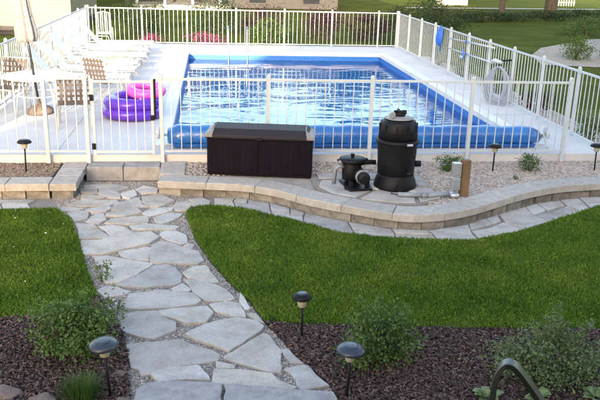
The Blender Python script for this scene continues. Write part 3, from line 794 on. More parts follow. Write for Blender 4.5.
# ================================================================== FENCES
POST_ME = MB().box((0, 0, FENCE_H/2), (0.052, 0.052, FENCE_H)).mesh('post')
CAP_ME = MB().lathe([(0.037, 0), (0.037, 0.012), (0.02, 0.028), (0.006, 0.04)], seg=12).mesh('post_cap')
BAL_ME = MB().box((0, 0, (FENCE_H-0.1)/2+0.075), (0.0135, 0.0135, FENCE_H-0.1)).mesh('baluster')
LOWPOST_ME = MB().box((0, 0, FENCE_H/2-0.065), (0.056, 0.056, FENCE_H+0.13)).mesh('post')
def fence(label, A, B, posts, low=False, nb=11, z=DECK):
    A, B = Vector(A), Vector(B); d = B-A; L = d.length; rz = math.atan2(d.y, d.x)
    t = thing('pool_fence', label, 'fence', (A.x, A.y, z), rz, 'white fence runs around the pool')
    for p in posts:
        o = link('post', LOWPOST_ME if low else POST_ME, M_white, t, (p, 0, 0.02), (0, rnd.uniform(-.006, .006), 0))
        link('post_cap', CAP_ME, M_white, o, (0, 0, FENCE_H))
    for i in range(len(posts)-1):
        a, b = posts[i]+0.026, posts[i+1]-0.026
        for zz, hh in ((FENCE_H-0.03, 0.036), (0.075, 0.03)):
            build(MB().box(((a+b)/2, 0, zz), (b-a, 0.03, hh)), 'rail', M_white, t)
        n = max(1, round((posts[i+1]-posts[i])/(1.62/nb)))
        for k in range(1, n):
            link('baluster', BAL_ME, M_white, t, (posts[i]+(posts[i+1]-posts[i])*k/n, 0, rnd.uniform(-.002, .002)), (0, rnd.uniform(-.006, .006), rnd.uniform(-.05, .05)))
    return t
fence('white picket pool fence along the near side in front of the solar cover', (-0.76, FENCE_Y), (5.75, FENCE_Y), [0, 1.63, 3.26, 4.88, 6.5], low=True)
fence('short white picket fence left of the gate beside the patio table', (-4.1, FENCE_Y), (-1.86, FENCE_Y), [0.03, 1.62, 2.22], low=True)
fence('white picket pool fence along the right side of the pool with hose and poles', (6.52, 11.05), (6.52, 26.6),
      [0.0] + [0.35+1.52*i for i in range(10)]+[15.5])
fence('white picket pool fence across the far end behind the ladder', (-4.1, 26.65), (6.52, 26.65), [0.04, 0.3, 1.8, 3.3, 4.96, 6.62, 8.28, 9.92, 10.58])
fence('white picket pool fence along the left side behind the loungers', (-4.12, 26.6), (-4.12, 11.65), [0.05]+[0.1+1.48*i for i in range(1, 11)])

# gate with black hinges and latch
g = thing('gate', 'white picket gate with black hinges and latch above the stone step', 'gate', (-1.80, FENCE_Y-0.02, DECK-0.02))
GW, GH = 0.94, 1.16
for x in (0.03, GW-0.03): build(MB().box((x, 0, 0.05+GH/2), (0.045, 0.045, GH)), 'stile', M_white, g, bevel=0.004)
for zz in (0.09, GH+0.01): build(MB().box((GW/2, 0, zz), (GW-0.105, 0.03, 0.036)), 'rail', M_white, g)
for k in range(1, 7): link('baluster', BAL_ME, M_white, g, (0.03+(GW-0.06)*k/7, 0, 0), scl=(1, 1, 0.97))
for zz in (0.18, 0.93): build(MB().box((0.015, -0.03, zz), (0.055, 0.035, 0.095)), 'hinge', M_black, g, bevel=0.006)
lt = build(MB().box((GW+0.012, -0.035, 0.9), (0.032, 0.04, 0.58)), 'latch', M_black, g, bevel=0.006)
build(MB().box((GW-0.03, -0.04, 0.63), (0.06, 0.045, 0.075)), 'latch_block', M_black, g, bevel=0.006)
build(MB().lathe([(0.0, 0), (0.02, 0.0), (0.02, 0.02), (0.012, 0.03)], (GW+0.012, -0.035, 1.19), 10), 'latch_knob', M_black, lt)

# ================================================================== POOL THINGS
# ---- rolled solar cover on its reel
cr = thing('cover_reel', 'blue rolled solar pool cover on a reel across the near end of the pool', 'pool cover', (2.42, 12.16, DECK))
LR = 6.25
prof = [(0.02, -LR/2)]
for i in range(41):
    u = -1+2*i/40
    prof.append((0.178+0.010*math.sin(i*1.7)+0.006*math.sin(i*0.45)-0.06*max(0, abs(u)-0.955)/0.045, u*LR/2))
prof.append((0.02, LR/2))
roll = build(MB().lathe(prof, (0, 0, 0.185), 28, 'x'), 'cover_roll', M_cover, cr, smooth=True)
build(MB().add([(-LR/2+.1, -0.12, 0.03), (LR/2-.1, -0.12, 0.03), (LR/2-.1, -0.17, 0.09), (-LR/2+.1, -0.17, 0.09), (-LR/2+.1, -0.125, 0.022), (LR/2-.1, -0.125, 0.022), (LR/2-.1, -0.18, 0.09), (-LR/2+.1, -0.18, 0.09)],
      [(0, 1, 2, 3), (7, 6, 5, 4), (0, 4, 5, 1), (3, 2, 6, 7), (1, 5, 6, 2), (0, 3, 7, 4)]), 'cover_flap', M_linerband, roll)
build(MB().tube([(-LR/2-.16, 0, 0.2), (LR/2+.16, 0, 0.2)], 0.022, 10), 'axle', M_alu, cr, smooth=True)
for s in (-1, 1):
    xx = s*(LR/2+0.1)
    st = build(MB().tube([(xx, -0.2, 0.03), (xx, 0, 0.22), (xx, 0.2, 0.03)], 0.022, 8), 'stand', M_white, cr)
    w = build(MB().lathe([(0.03, -0.02), (0.10, -0.02), (0.105, 0), (0.10, 0.02), (0.03, 0.02)], (xx+s*.05, 0, 0.24), 20, 'x'), 'wheel', M_white, cr, smooth=False)
    build(MB().lathe([(0.018, -0.035), (0.022, 0), (0.018, 0.035)], (xx+s*.05, 0, 0.24), 12, 'x'), 'hub', M_alu, w)
build(MB().tube([(LR/2+.18, 0, 0.2), (LR/2+.2, 0.05, 0.42)], 0.014, 8), 'crank', M_white, cr)

# ---- pool ladder: two curved grab rails and treads
pl = thing('pool_ladder', 'stainless pool ladder with two grab rails at the far end', 'ladder', (0.86, y1, DECK))
for x in (-0.30, 0.30):
    pts = [(x, 0.42, 0.0), (x, 0.42, 0.45)]
    for i in range(9):
        a = PI*i/8; pts.append((x, 0.24+0.18*math.cos(a)*1.0, 0.58+0.2*math.sin(a)))
    pts += [(x, 0.05, 0.3), (x, -0.07, -0.05), (x, -0.09, -1.0)]
    build(MB().tube(pts, 0.022, 10), 'grab_rail', M_steel, pl, smooth=True)
for z in (-0.35, -0.65): build(MB().box((0, -0.1, z), (0.58, 0.08, 0.03)), 'tread', M_alu, pl)

# ---- inflatable purple ring with a pink ring leaning on it
def torus(R_, r_, seg=36, ring_=14, sx=1.0, sz=1.0, wob=0.0):
    pts = [(R_*math.cos(2*PI*i/seg)*sx, R_*math.sin(2*PI*i/seg), wob*math.sin(4*PI*i/seg)) for i in range(seg)]
    mb = MB().tube(pts, r_, ring_, closed=True)
    mb.v = [(x, y, z*sz) for x, y, z in mb.v]
    return mb
fl = thing('pool_float', 'purple inflatable tub of two stacked rings on the deck behind the gate', 'pool float', (-1.49, 14.55, DECK))
for z, rr, rx in ((0.115, 0.43, 0.0), (0.315, 0.405, 0.045)):
    o = build(torus(rr, 0.145, sz=0.80, wob=0.012), 'tube_ring', M_purple, fl, (0.01 if rx else 0, 0, z), (rx, -rx, 0.3), smooth=True)
build(MB().lathe([(0.40, 0.0), (0.40, 0.012), (0.0, 0.014)], (0, 0, 0.05), 28), 'floor', M_purple, fl)
build(MB().lathe([(0.012, 0), (0.014, 0.02), (0.008, 0.03)], (0.2, -0.50, 0.42), 8), 'valve', M_white, fl)
pk = thing('swim_ring', 'pink inflatable swim ring lying on the purple tub', 'swim ring', (-1.24, 14.64, DECK+0.455), 0.4)
build(torus(0.29, 0.095), 'tube_ring', M_pink, pk, (0, 0, 0.05), (0.16, -0.02, 0), smooth=True)
build(MB().lathe([(0.01, 0), (0.012, 0.02), (0.006, 0.025)], (0.26, 0.0, 0.13), 8), 'valve', M_white, pk)

# ---- round table with closed umbrella
TX, TY = -3.26, 14.85
tb = thing('patio_table', 'round white patio table around the umbrella pole left of the gate', 'table', (TX, TY, DECK))
build(MB().lathe([(0.03, 0.70), (0.64, 0.70), (0.66, 0.715), (0.655, 0.735), (0.03, 0.735)], seg=40), 'table_top', M_sling, tb)
for k in range(4):
    a = PI/4+k*PI/2; c, s = math.cos(a), math.sin(a)
    build(MB().tube([(0.5*c, 0.5*s, 0.0), (0.46*c, 0.46*s, 0.35), (0.36*c, 0.36*s, 0.70)], 0.018, 8), 'leg', M_white, tb, smooth=True)
build(torus(0.44, 0.012, 28, 6), 'brace_ring', M_white, tb, (0, 0, 0.38))
um = thing('patio_umbrella', 'closed grey beige umbrella on a black pole through the white table', 'umbrella', (TX, TY, DECK), 0.0)
um.rotation_euler = (0, -0.075, 0)
build(MB().tube([(0, 0, 0.05), (-0.05, 0, 2.45)], 0.024, 12), 'pole', M_blackmetal, um, smooth=True)
prof = [(0.05, 1.36), (0.165, 1.36), (0.19, 1.45), (0.185, 1.6), (0.155, 1.8), (0.14, 1.95), (0.13, 2.1), (0.10, 2.3), (0.05, 2.48), (0.015, 2.52)]
cn = build(MB().lathe(prof, (-0.035, 0, 0), 48, fold=0.12, nf=8), 'canopy', M_canvas, um, smooth=True)
build(torus(0.145, 0.014, 28, 6), 'tie_strap', M_canvas, cn, (-0.035, 0, 1.83))
build(MB().lathe([(0.25, 0.0), (0.25, 0.06), (0.22, 0.10), (0.12, 0.16), (0.04, 0.2), (0.03, 0.3)], seg=28), 'base', M_rock, um, smooth=True)

# ---- woven strap chairs
def patio_chair(label, loc, rz, lean=0.0):
    t = thing('patio_chair', label, 'chair', loc, rz, 'strap chairs around the patio')
    t.rotation_euler = (lean, 0, rz)
    w = 0.25
    for s in (-1, 1):
        x = s*(w+0.03)
        build(MB().tube([(x, -0.27, 0.0), (x, -0.25, 0.38), (x, -0.2, 0.42), (x, 0.2, 0.40), (x, 0.34, 0.95)], 0.016, 8), 'side_frame', M_chairframe, t, smooth=True)
        build(MB().tube([(x, 0.3, 0.0), (x, 0.18, 0.4)], 0.016, 8), 'leg', M_chairframe, t, smooth=True)
        build(MB().tube([(x, -0.25, 0.39), (x, -0.27, 0.60), (x, -0.2, 0.63), (x, 0.24, 0.62)], 0.017, 8), 'armrest', M_chairframe, t, smooth=True)
    build(MB().tube([(-w-.03, 0.34, 0.95), (w+.03, 0.34, 0.95)], 0.016, 8), 'top_rail', M_chairframe, t, smooth=True)
    build(MB().tube([(-w-.03, -0.25, 0.40), (w+.03, -0.25, 0.40)], 0.016, 8), 'front_rail', M_chairframe, t, smooth=True)
    rt = Matrix.Rotation(math.atan2(0.14, 0.55), 3, 'X').inverted()
    for k in range(6):
        x = -w+0.045+k*(2*w-0.09)/5
        build(MB().box((x, 0.27, 0.675), (0.042, 0.004, 0.55), rt), 'back_strap', M_strap, t)
    for k in range(5):
        z = 0.48+k*0.1; y = 0.2+0.14*(z-0.40)/0.55
        build(MB().box((0, y-0.006, z), (2*w+.04, 0.004, 0.04), rt), 'cross_strap', M_strap, t)
    for k in range(6):
        y = -0.2+k*0.075
        build(MB().box((0, y, 0.415), (2*w+.04, 0.05, 0.004)), 'seat_strap', M_strap, t)
    return t
patio_chair('brown woven strap chair behind the white table at the left edge', (-3.95, 15.35, DECK), R(-20))
patio_chair('brown woven strap chair right of the table with its back to the gate', (-2.42, 13.75, DECK), R(188))
patio_chair('small brown woven strap chair left of the purple float behind another', (-2.22, 16.1, DECK), R(150))

# ---- white loungers in a row along the left fence, heads raised
def lounger(label, loc, rz=0.0, back=50):
    t = thing('sun_lounger', label, 'sun lounger', loc, rz, 'white loungers along the left fence')
    W = 0.32; H = 0.33
    hx = -0.55                                    # hinge; foot towards +x
    for s in (-1, 1):
        build(MB().tube([(hx-0.62, s*W, H-0.02), (1.15, s*W, H-0.02), (1.2, s*W, H-0.06)], 0.018, 8), 'side_rail', M_chairframe, t, smooth=True)
        b = R(back); L = 0.82
        build(MB().tube([(hx, s*W*0.96, H), (hx-L*math.cos(b), s*W*0.96, H+L*math.sin(b))], 0.016, 8), 'back_frame', M_chairframe, t, smooth=True)
        for x in (hx-0.5, 0.95): build(MB().tube([(x, s*W, H-.02), (x+0.05*(1 if x > 0 else -1), s*W, 0.0)], 0.017, 8), 'leg', M_white, t, smooth=True)
        build(MB().tube([(hx-0.1, s*(W+.03), H), (hx-0.05, s*(W+.03), H+0.22), (hx+0.35, s*(W+.03), H+0.22), (hx+0.4, s*(W+.03), H)], 0.014, 8), 'armrest', M_white, t, smooth=True)
    build(MB().box(((hx+1.15)/2, 0, H+0.02), (1.15-hx, 2*W-0.04, 0.035)), 'seat', M_sling, t, bevel=0.012)
    b = R(back); rt = Matrix.Rotation(b, 3, 'Y')
    L = 0.82
    build(MB().box((hx-L/2*math.cos(b)+.02*math.sin(b), 0, H+L/2*math.sin(b)+.02*math.cos(b)), (L, 2*W-0.04, 0.035), rt), 'backrest', M_sling, t, bevel=0.012)
    return t
lounger('white sun lounger with raised back nearest the patio table', (-2.95, 17.3, DECK), R(2), 52)
lounger('white sun lounger with raised back, second from the patio table', (-2.92, 18.65, DECK), R(-3), 46)
lounger('white sun lounger with raised back and yellow towel in mid row', (-2.98, 20.0, DECK), R(-2), 55)
lounger('white sun lounger with raised back, third from the far corner', (-2.9, 21.3, DECK), R(3), 50)
lounger('white sun lounger with raised back, second from the far corner', (-2.95, 22.7, DECK), R(1), 48)
lounger('white sun lounger with raised back nearest the far left corner', (-2.9, 24.2, DECK), R(3), 52)
def towel(label, m, loc, L, W, rz):
    mb = MB(); nx, ny = 14, 8; vs = []; fs = []
    for i in range(nx):
        for j in range(ny):
            u, v = i/(nx-1), j/(ny-1)
            x = (u-.5)*L; y = (v-.5)*W
            z = 0.012+0.008*math.sin(u*9+v*4)+0.006*math.sin(v*11+u*3)
            e = abs(y)-0.29
            if e > 0: z -= e*2.2; y = math.copysign(0.29+e*0.25, y)
            vs.append((x, y, z))
    for i in range(nx-1):
        for j in range(ny-1):
            a = i*ny+j; fs.append((a, a+ny, a+ny+1, a+1))
    o = build(mb.add(vs, fs), 'towel', m, None, loc, (0, 0, rz), smooth=True)
    so = o.modifiers.new('thick', 'SOLIDIFY'); so.thickness = 0.008
    tag(o, label, 'towel')
towel('pale yellow towel draped on the third lounger from the table', mat('yellow_towel', (0.62, 0.56, 0.36), 0.95, bump=0.4), (-2.35, 19.98, DECK+0.385), 0.8, 0.7, 0.0)
towel('pale pink towel draped on the second lounger from the far corner', mat('pink_towel', (0.62, 0.48, 0.46), 0.95, bump=0.4), (-2.3, 22.7, DECK+0.385), 0.7, 0.68, 0.03)

# ---- kit hanging on the right fence
hz = thing('vacuum_hose', 'coiled grey vacuum hose hanging on the right fence', 'hose', (6.27, 16.0, DECK), R(32))
for k in range(6):
    w = 0.15+0.04*k+rnd.uniform(-.01, .01); h = 0.34+0.018*k; pts = []
    for i in range(26):
        a = 2*PI*i/26
        pts.append((-0.05-0.012*(k % 3)+rnd.uniform(-.004, .004), w*math.sin(a)*(1+0.15*math.cos(a)), 0.50-0.02*k+h*math.cos(a)*-1))
    build(MB().tube(pts, 0.021, 8, closed=True), 'hose_loop', M_hose, hz, smooth=True)
build(MB().tube([(0.24, -0.12, 0.98), (-0.02, 0, 0.96), (-0.10, 0, 0.86)], 0.018, 8), 'hook', M_black, hz)
build(MB().tube([(-0.06, -0.05, 0.93), (-0.10, 0.10, 0.96), (-0.09, 0.2, 0.93)], [0.035, 0.05, 0.035], 12), 'hose_cuff', M_white, hz, smooth=True)
ln = thing('leaf_skimmer', 'blue leaf skimmer net hanging on the right fence near the far corner', 'skimmer', (6.44, 21.1, DECK))
build(MB().tube([(-.03, 0.16*math.sin(2*PI*i/20), 0.98+0.27*math.cos(2*PI*i/20)) for i in range(20)], 0.02, 8, closed=True), 'frame', M_bluenet, ln, smooth=True)
vs = []; fs = []
for i in range(7):
    u = i/6
    for k in range(20):
        a = 2*PI*k/20; s = math.cos(u*PI/2)
        vs.append((-.03-0.13*math.sin(u*PI/2), 0.16*s*math.sin(a)+.02*u, 0.98-0.1*u+0.27*s*math.cos(a)))
for i in range(6):
    for k in range(20): fs.append((i*20+k, i*20+(k+1) % 20, (i+1)*20+(k+1) % 20, (i+1)*20+k))
build(MB().add(vs, fs), 'net_bag', M_bluenet, ln, smooth=True)
build(MB().tube([(-.03, 0, 0.72), (-.03, 0.02, 0.55)], 0.02, 8), 'handle', M_bluenet, ln)
br = thing('pool_brush', 'small blue pool brush hanging on the right fence between net and hose', 'brush', (6.45, 19.1, DECK))
build(MB().box((-.03, 0, 0.66), (0.05, 0.2, 0.07)), 'brush_head', M_bluenet, br, bevel=0.012)
build(MB().box((-.07, 0, 0.66), (0.035, 0.18, 0.05)), 'bristles', M_white, br)
build(MB().tube([(-.03, 0, 0.69), (-.02, 0, 0.84)], 0.016, 8), 'handle', M_bluenet, br)
for lab, ya, za, yb, zb_ in (('upper white telescopic pole lying along the right fence', 17.0, 1.12, 20.6, 0.98), ('lower white telescopic pole lying along the right fence', 17.0, 0.78, 20.5, 0.72)):
    t = thing('pool_pole', lab, 'pole', (6.46, (ya+yb)/2, DECK), 0, 'poles hung on the right fence')
    h = (yb-ya)/2; zm = (za+zb_)/2
    build(MB().tube([(0, -h, za), (0, 0.2, zm)], 0.02, 8), 'outer_tube', M_white, t, smooth=True)
    build(MB().tube([(0, 0.2, zm), (0, h, zb_)], 0.015, 8), 'inner_tube', M_alu, t, smooth=True)
    build(MB().tube([(0, 0.12, zm), (0, 0.26, zm)], 0.026, 8), 'lock_collar', M_bluenet, t)

# ================================================================== POOL EQUIPMENT
# ---- deck box
cb = thing('deck_box', 'long dark brown resin deck box with grey lid in front of the pool fence', 'storage box', (0.73, 11.06, BED), R(-9))
W, D, Hb = 1.58, 0.50, 0.56
build(MB().box((0, 0, Hb/2), (W-0.03, D-0.03, Hb)), 'body', M_chest, cb, bevel=0.012)
for s in (-1, 1):
    p = build(MB().box((s*W/4, -D/2+0.008, Hb/2+0.01), (W/2-0.05, 0.012, Hb-0.06)), 'front_panel', M_chest, cb, bevel=0.004)
    for k in range(9):
        build(MB().box((s*W/4-(W/2-0.1)/2+k*(W/2-0.1)/8, -D/2+0.0005, Hb/2+0.01), (0.052, 0.006, Hb-0.09)), 'slat', M_chest, p, bevel=0.002)
lid = MB()
a0, a1 = W/2+0.012, W/2-0.10; d0, d1, d2 = -D/2-0.012, -D/2+0.06, D/2+0.012
vs = [(-a0, d0, Hb), (a0, d0, Hb), (a0, d2, Hb), (-a0, d2, Hb), (-a0, d0, Hb+.05), (a0, d0, Hb+.05), (a0, d2, Hb+.05), (-a0, d2, Hb+.05),
      (-a1, d1+.03, Hb+.135), (a1, d1+.03, Hb+.135), (a1, d2-.06, Hb+.15), (-a1, d2-.06, Hb+.15)]
lid.add(vs, [(3, 2, 1, 0), (0, 1, 5, 4), (1, 2, 6, 5), (2, 3, 7, 6), (3, 0, 4, 7), (4, 5, 9, 8), (5, 6, 10, 9), (6, 7, 11, 10), (7, 4, 8, 11), (8, 9, 10, 11)])
lo = build(lid, 'lid', M_lid, cb, bevel=0.014)
for s in (-1, 1):
    mbx = MB()
    vs = [(s*(a0+.004), d0-.003, Hb+.02), (s*(a0+.004), d2+.003, Hb+.02), (s*(a0+.004), d2+.003, Hb+.056), (s*(a0+.004), d0-.003, Hb+.056),
          (s*(a1-.02), d1+.02, Hb+.142), (s*(a1-.02), d2-.05, Hb+.157), (s*(a0-.11), d0-.003, Hb+.056), (s*(a0-.11), d0-.003, Hb+.02)]
    mbx.add(vs, [(0, 1, 2, 3), (3, 2, 5, 4), (0, 3, 6, 7), (3, 4, 6)])
    build(mbx, 'corner_cap', M_capgrey, lo)
build(MB().box((0, -D/2-0.018, Hb+0.012), (0.10, 0.02, 0.05)), 'latch', M_black, cb, bevel=0.006)

# ---- cartridge filter
ft = thing('pool_filter', 'tall black pool filter tank with clamp band and top knob', 'pool filter', (2.60, 10.2, BED+0.026))
build(MB().lathe([(0.05, 0.0), (0.30, 0.0), (0.305, 0.03), (0.29, 0.10), (0.265, 0.16), (0.26, 0.2)], seg=32), 'base', M_black, ft, smooth=True)
build(MB().lathe([(0.20, 0.16), (0.258, 0.17), (0.268, 0.4), (0.282, 0.63), (0.285, 0.64), (0.2, 0.645)], seg=36), 'lower_tank', M_black, ft, smooth=True)
bd = build(MB().lathe([(0.27, 0.638), (0.298, 0.645), (0.302, 0.67), (0.298, 0.70), (0.27, 0.705)], seg=36), 'clamp_band', M_black, ft, smooth=True)
build(MB().tube([(0.06, -0.31, 0.672), (0.14, -0.30, 0.672)], 0.018, 8), 'clamp_bolt', M_alu, bd)
build(MB().lathe([(0.2, 0.70), (0.278, 0.705), (0.268, 0.85), (0.25, 0.93), (0.235, 0.955), (0.19, 0.985), (0.10, 1.0), (0.05, 1.005)], seg=36), 'upper_tank', M_black, ft, smooth=True)
for k in range(10):
    a = 2*PI*k/10
    build(MB().box((0.262*math.cos(a), 0.262*math.sin(a), 0.87), (0.03, 0.02, 0.11), Matrix.Rotation(a, 3, 'Z')), 'rib', M_black, ft, bevel=0.004)
build(MB().lathe([(0.05, 0.985), (0.205, 0.99), (0.205, 0.997), (0.06, 1.03), (0.05, 1.03)], seg=32), 'top_ring', M_capgrey, ft, smooth=True)  # pale grey ring on the tank top
kn = build(MB().lathe([(0.06, 1.02), (0.085, 1.03), (0.085, 1.06), (0.05, 1.08), (0.03, 1.1)], seg=20), 'top_knob', M_black, ft, smooth=True)
for k in range(3):
    a = PI/2+2*PI*k/3
    build(MB().box((0.07*math.cos(a), 0.07*math.sin(a), 1.08), (0.06, 0.03, 0.06), Matrix.Rotation(a, 3, 'Z')), 'grip', M_black, kn, bevel=0.008)
build(MB().tube([(0.1, -0.26, 0.27), (0.12, -0.36, 0.27)], 0.03, 10), 'drain_plug', M_black, ft, smooth=True)
for z in (0.33,): build(MB().tube([(0.25, 0.02, z), (0.36, 0.0, z)], 0.045, 12), 'port', M_black, ft, smooth=True)

gg = build(MB().lathe([(0.01, -0.012), (0.042, -0.012), (0.045, 0.0), (0.042, 0.016), (0.01, 0.017)], (-0.13, -0.13, 1.06), 18, 'y'), 'pressure_gauge', M_alu, ft, smooth=False)
build(MB().tube([(-0.13, -0.13, 0.98), (-0.13, -0.13, 1.03)], 0.01, 8), 'gauge_stem', M_steel, gg)
build(MB().tube([(-0.02, -0.28, 0.10), (-0.15, -0.42, 0.02), (0.1, -0.52, 0.01), (0.42, -0.46, 0.01)], 0.008, 6), 'cable', M_black, ft, smooth=True)

# ---- pump
pm = thing('pool_pump', 'black pool pump with round strainer lid left of the filter', 'pump', (2.03, 10.2, BED+0.026), R(8))
build(MB().box((0, 0, 0.02), (0.34, 0.5, 0.03)), 'base', M_black, pm, bevel=0.008)
for x, y in ((-.12, -.15), (.12, -.15), (0, 0.12)): build(MB().box((x, y, 0.07), (0.05, 0.08, 0.1)), 'foot', M_black, pm, bevel=0.006)
mo = build(MB().lathe([(0.02, -0.30), (0.075, -0.30), (0.085, -0.28), (0.085, -0.02), (0.07, 0.02), (0.03, 0.02)], (0.03, 0, 0.19), 24, 'y'), 'motor', M_black, pm, smooth=True)
build(MB().lathe([(0.08, -0.21), (0.097, -0.205), (0.097, -0.15), (0.08, -0.145)], (0.03, 0, 0.19), 24, 'y'), 'motor_band', M_capgrey, mo, smooth=True)
for k in range(12):
    a = 2*PI*k/12
    build(MB().box((0.03+0.086*math.cos(a), -0.1, 0.19+0.086*math.sin(a)), (0.014, 0.16, 0.008), Matrix.Rotation(-a, 3, 'Y')), 'cooling_fin', M_black, mo)
build(MB().lathe([(0.08, 0.05), (0.14, 0.08), (0.145, 0.2), (0.13, 0.30), (0.12, 0.34)], (-0.02, 0.13, 0), 28), 'strainer_housing', M_black, pm, smooth=True)
sl = build(MB().lathe([(0.10, 0.33), (0.185, 0.335), (0.19, 0.36), (0.185, 0.385), (0.12, 0.40), (0.04, 0.405)], (-0.02, 0.13, 0), 32), 'strainer_lid', M_black, pm, smooth=True)
build(MB().tube([(-0.02, 0.13, 0.40), (-0.02, 0.13, 0.45)], [0.022, 0.03], 10), 'lid_knob', M_black, sl)
for s in (-1, 1): build(MB().box((-0.02+s*0.19, 0.13, 0.36), (0.07, 0.05, 0.03)), 'lid_lug', M_black, sl, bevel=0.006)
build(MB().tube([(0.08, 0.12, 0.30), (0.2, 0.12, 0.32), (0.32, 0.08, 0.32)], 0.035, 12), 'outlet_pipe', M_black, pm, smooth=True)
build(MB().tube([(-0.14, 0.13, 0.26), (-0.22, 0.13, 0.27), (-0.26, 0.16, 0.22), (-0.27, 0.18, 0.0)], 0.03, 12), 'inlet_pipe', M_pipe, pm, smooth=True)
build(MB().lathe([(0.02, 0), (0.045, 0.005), (0.045, 0.05), (0.02, 0.055)], (-0.2, 0.12, 0.31), 16), 'union', M_capgrey, pm, smooth=True)
build(MB().tube([(-0.05, -0.22, 0.04), (-0.14, -0.28, 0.03), (-0.2, -0.15, 0.02), (-0.16, 0.05, 0.05), (-0.04, 0.03, 0.12)], 0.01, 6), 'cable', M_black, pm, smooth=True)

# ---- power post with outlet boxes, and the pipe lying on the pad
pp = thing('power_post', 'short brown wooden post with two grey outlet boxes beside the curved wall', 'power post', (3.45, 9.78, BED-0.01), R(4))
build(MB().box((0.03, 0, 0.26), (0.12, 0.09, 0.54)), 'post', M_wood, pp, bevel=0.006)
for z, h in ((0.40, 0.2), (0.20, 0.17)):
    ob = build(MB().box((-0.105, -0.01, z), (0.12, 0.09, h)), 'outlet_box', M_alu, pp, bevel=0.008)
    build(MB().box((-0.105, -0.062, z), (0.08, 0.014, h*0.68)), 'cover', M_pipe, ob, bevel=0.004)
build(MB().tube([(-0.105, 0, 0.0), (-0.105, 0, 0.12)], 0.014, 8), 'conduit', M_pipe, pp, smooth=True)
build(MB().lathe([(0.04, 0), (0.075, 0.005), (0.075, 0.05), (0.05, 0.065)], (-0.13, -0.06, 0.02), 16), 'junction_cap', M_alu, pp, smooth=True)
dp = thing('drain_pipe', 'grey plastic pipe lying along the cap stones between filter and post', 'pipe', (2.95, 9.66, BED+0.055))
build(MB().tube([(-0.42, 0.05, 0), (-0.1, 0.0, 0)], 0.034, 12), 'pipe', M_pipe, dp, smooth=True)
build(MB().tube([(-0.1, 0.0, 0), (-0.02, -0.005, 0)], 0.042, 12), 'coupling', M_capgrey, dp, smooth=True)
build(MB().tube([(-0.02, -0.005, 0), (0.30, 0.05, 0)], 0.034, 12), 'pipe', M_pipe, dp, smooth=True)

# ================================================================== SOLAR LAMPS
def solar_lamp(label, loc, h=0.42, r=0.105, tilt=(0, 0), style=0):
    t = thing('solar_lamp', label, 'solar lamp', loc, rnd.uniform(0, 3), 'solar path lamps')
    t.rotation_euler = (tilt[0], tilt[1], 0)
    build(MB().tube([(0, 0, -0.05), (0, 0, h-0.1)], 0.0115, 10), 'stake', M_black, t, smooth=True)
    build(MB().lathe([(0.02, h-0.13), (0.036, h-0.125), (0.048, h-0.06), (0.05, h-0.035), (0.02, h-0.03)], seg=20), 'lens', M_lens, t, smooth=True)
    hd = build(MB().lathe([(0.05, h-0.04), (r, h-0.045), (r+0.004, h-0.036), (r*0.9, h-0.012), (r*0.62, h), (r*0.58, h+0.002)], seg=28), 'hood', M_solar if style else M_black, t, smooth=True)
    build(MB().lathe([(r*0.52, h-0.002), (r*0.52, h+0.006), (r*0.4, h+0.009), (r*0.1, h+0.01)], seg=24), 'solar_panel', M_solar, hd, smooth=True)
    return t
solar_lamp('black solar lamp at the lawn edge right of the path', (0.80, 6.15, 0), 0.46, 0.085, (0.0, -0.02))
solar_lamp('blue grey hooded solar lamp in mulch at the bottom centre', (1.04, 5.15, 0), 0.48, 0.112, (0.02, 0.03), 1)
solar_lamp('blue grey hooded solar lamp in mulch left of the path', (-0.80, 5.28, 0), 0.52, 0.112, (0.03, -0.06), 1)
solar_lamp('solar lamp among brown pebbles left of the gate', (-2.72, 11.15, BED-0.02), 0.50, 0.10, (0.0, 0.02))
solar_lamp('solar lamp between the two low plants before the fence', (4.36, 11.02, BED-0.02), 0.46, 0.10, (0.0, 0.0))
solar_lamp('solar lamp at the right edge beyond the fence end', (6.05, 11.05, BED-0.02), 0.46, 0.10, (0.0, -0.03))

# ================================================================== HANDRAIL near the viewer
hr = thing('stair_handrail', 'arched dark metal handrail end in the lower right foreground', 'handrail', (0.0, 0.0, 0.0))
def flat_sweep(pts, w, tk, wdir):
    mb = MB(); pts = [Vector(p) for p in pts]; n = len(pts); vs = []; fs = []
    wd = Vector(wdir).normalized()
    for i, p in enumerate(pts):
        t = (pts[min(i+1, n-1)]-pts[max(i-1, 0)]).normalized()
        nn = t.cross(wd).normalized()
        vs += [p-wd*w/2-nn*tk/2, p+wd*w/2-nn*tk/2, p+wd*w/2+nn*tk/2, p-wd*w/2+nn*tk/2]
    for i in range(n-1):
        for k in range(4):
            l = (k+1) % 4; fs.append((i*4+k, i*4+l, (i+1)*4+l, (i+1)*4+k))
    fs += [(3, 2, 1, 0), tuple((n-1)*4+k for k in range(4))]
    return mb.add(vs, fs)
HP = [Vector(p) for p in HANDRAIL]
for _ in range(2):
    HP = [HP[0]]+[q for i in range(len(HP)-1) for q in (HP[i].lerp(HP[i+1], 0.25), HP[i].lerp(HP[i+1], 0.75))]+[HP[-1]]
arch = build(flat_sweep(HP, 0.048, 0.02, (0.5, 1.0, 0.0)), 'rail_bar', M_blackmetal, hr, bevel=0.003, smooth=False)
build(MB().box((HP[0][0], HP[0][1], 0.02), (0.12, 0.12, 0.04)), 'foot_plate', M_blackmetal, hr, bevel=0.004)
build(MB().box((HP[-1][0], HP[-1][1], 0.02), (0.12, 0.12, 0.04)), 'foot_plate', M_blackmetal, hr, bevel=0.004)

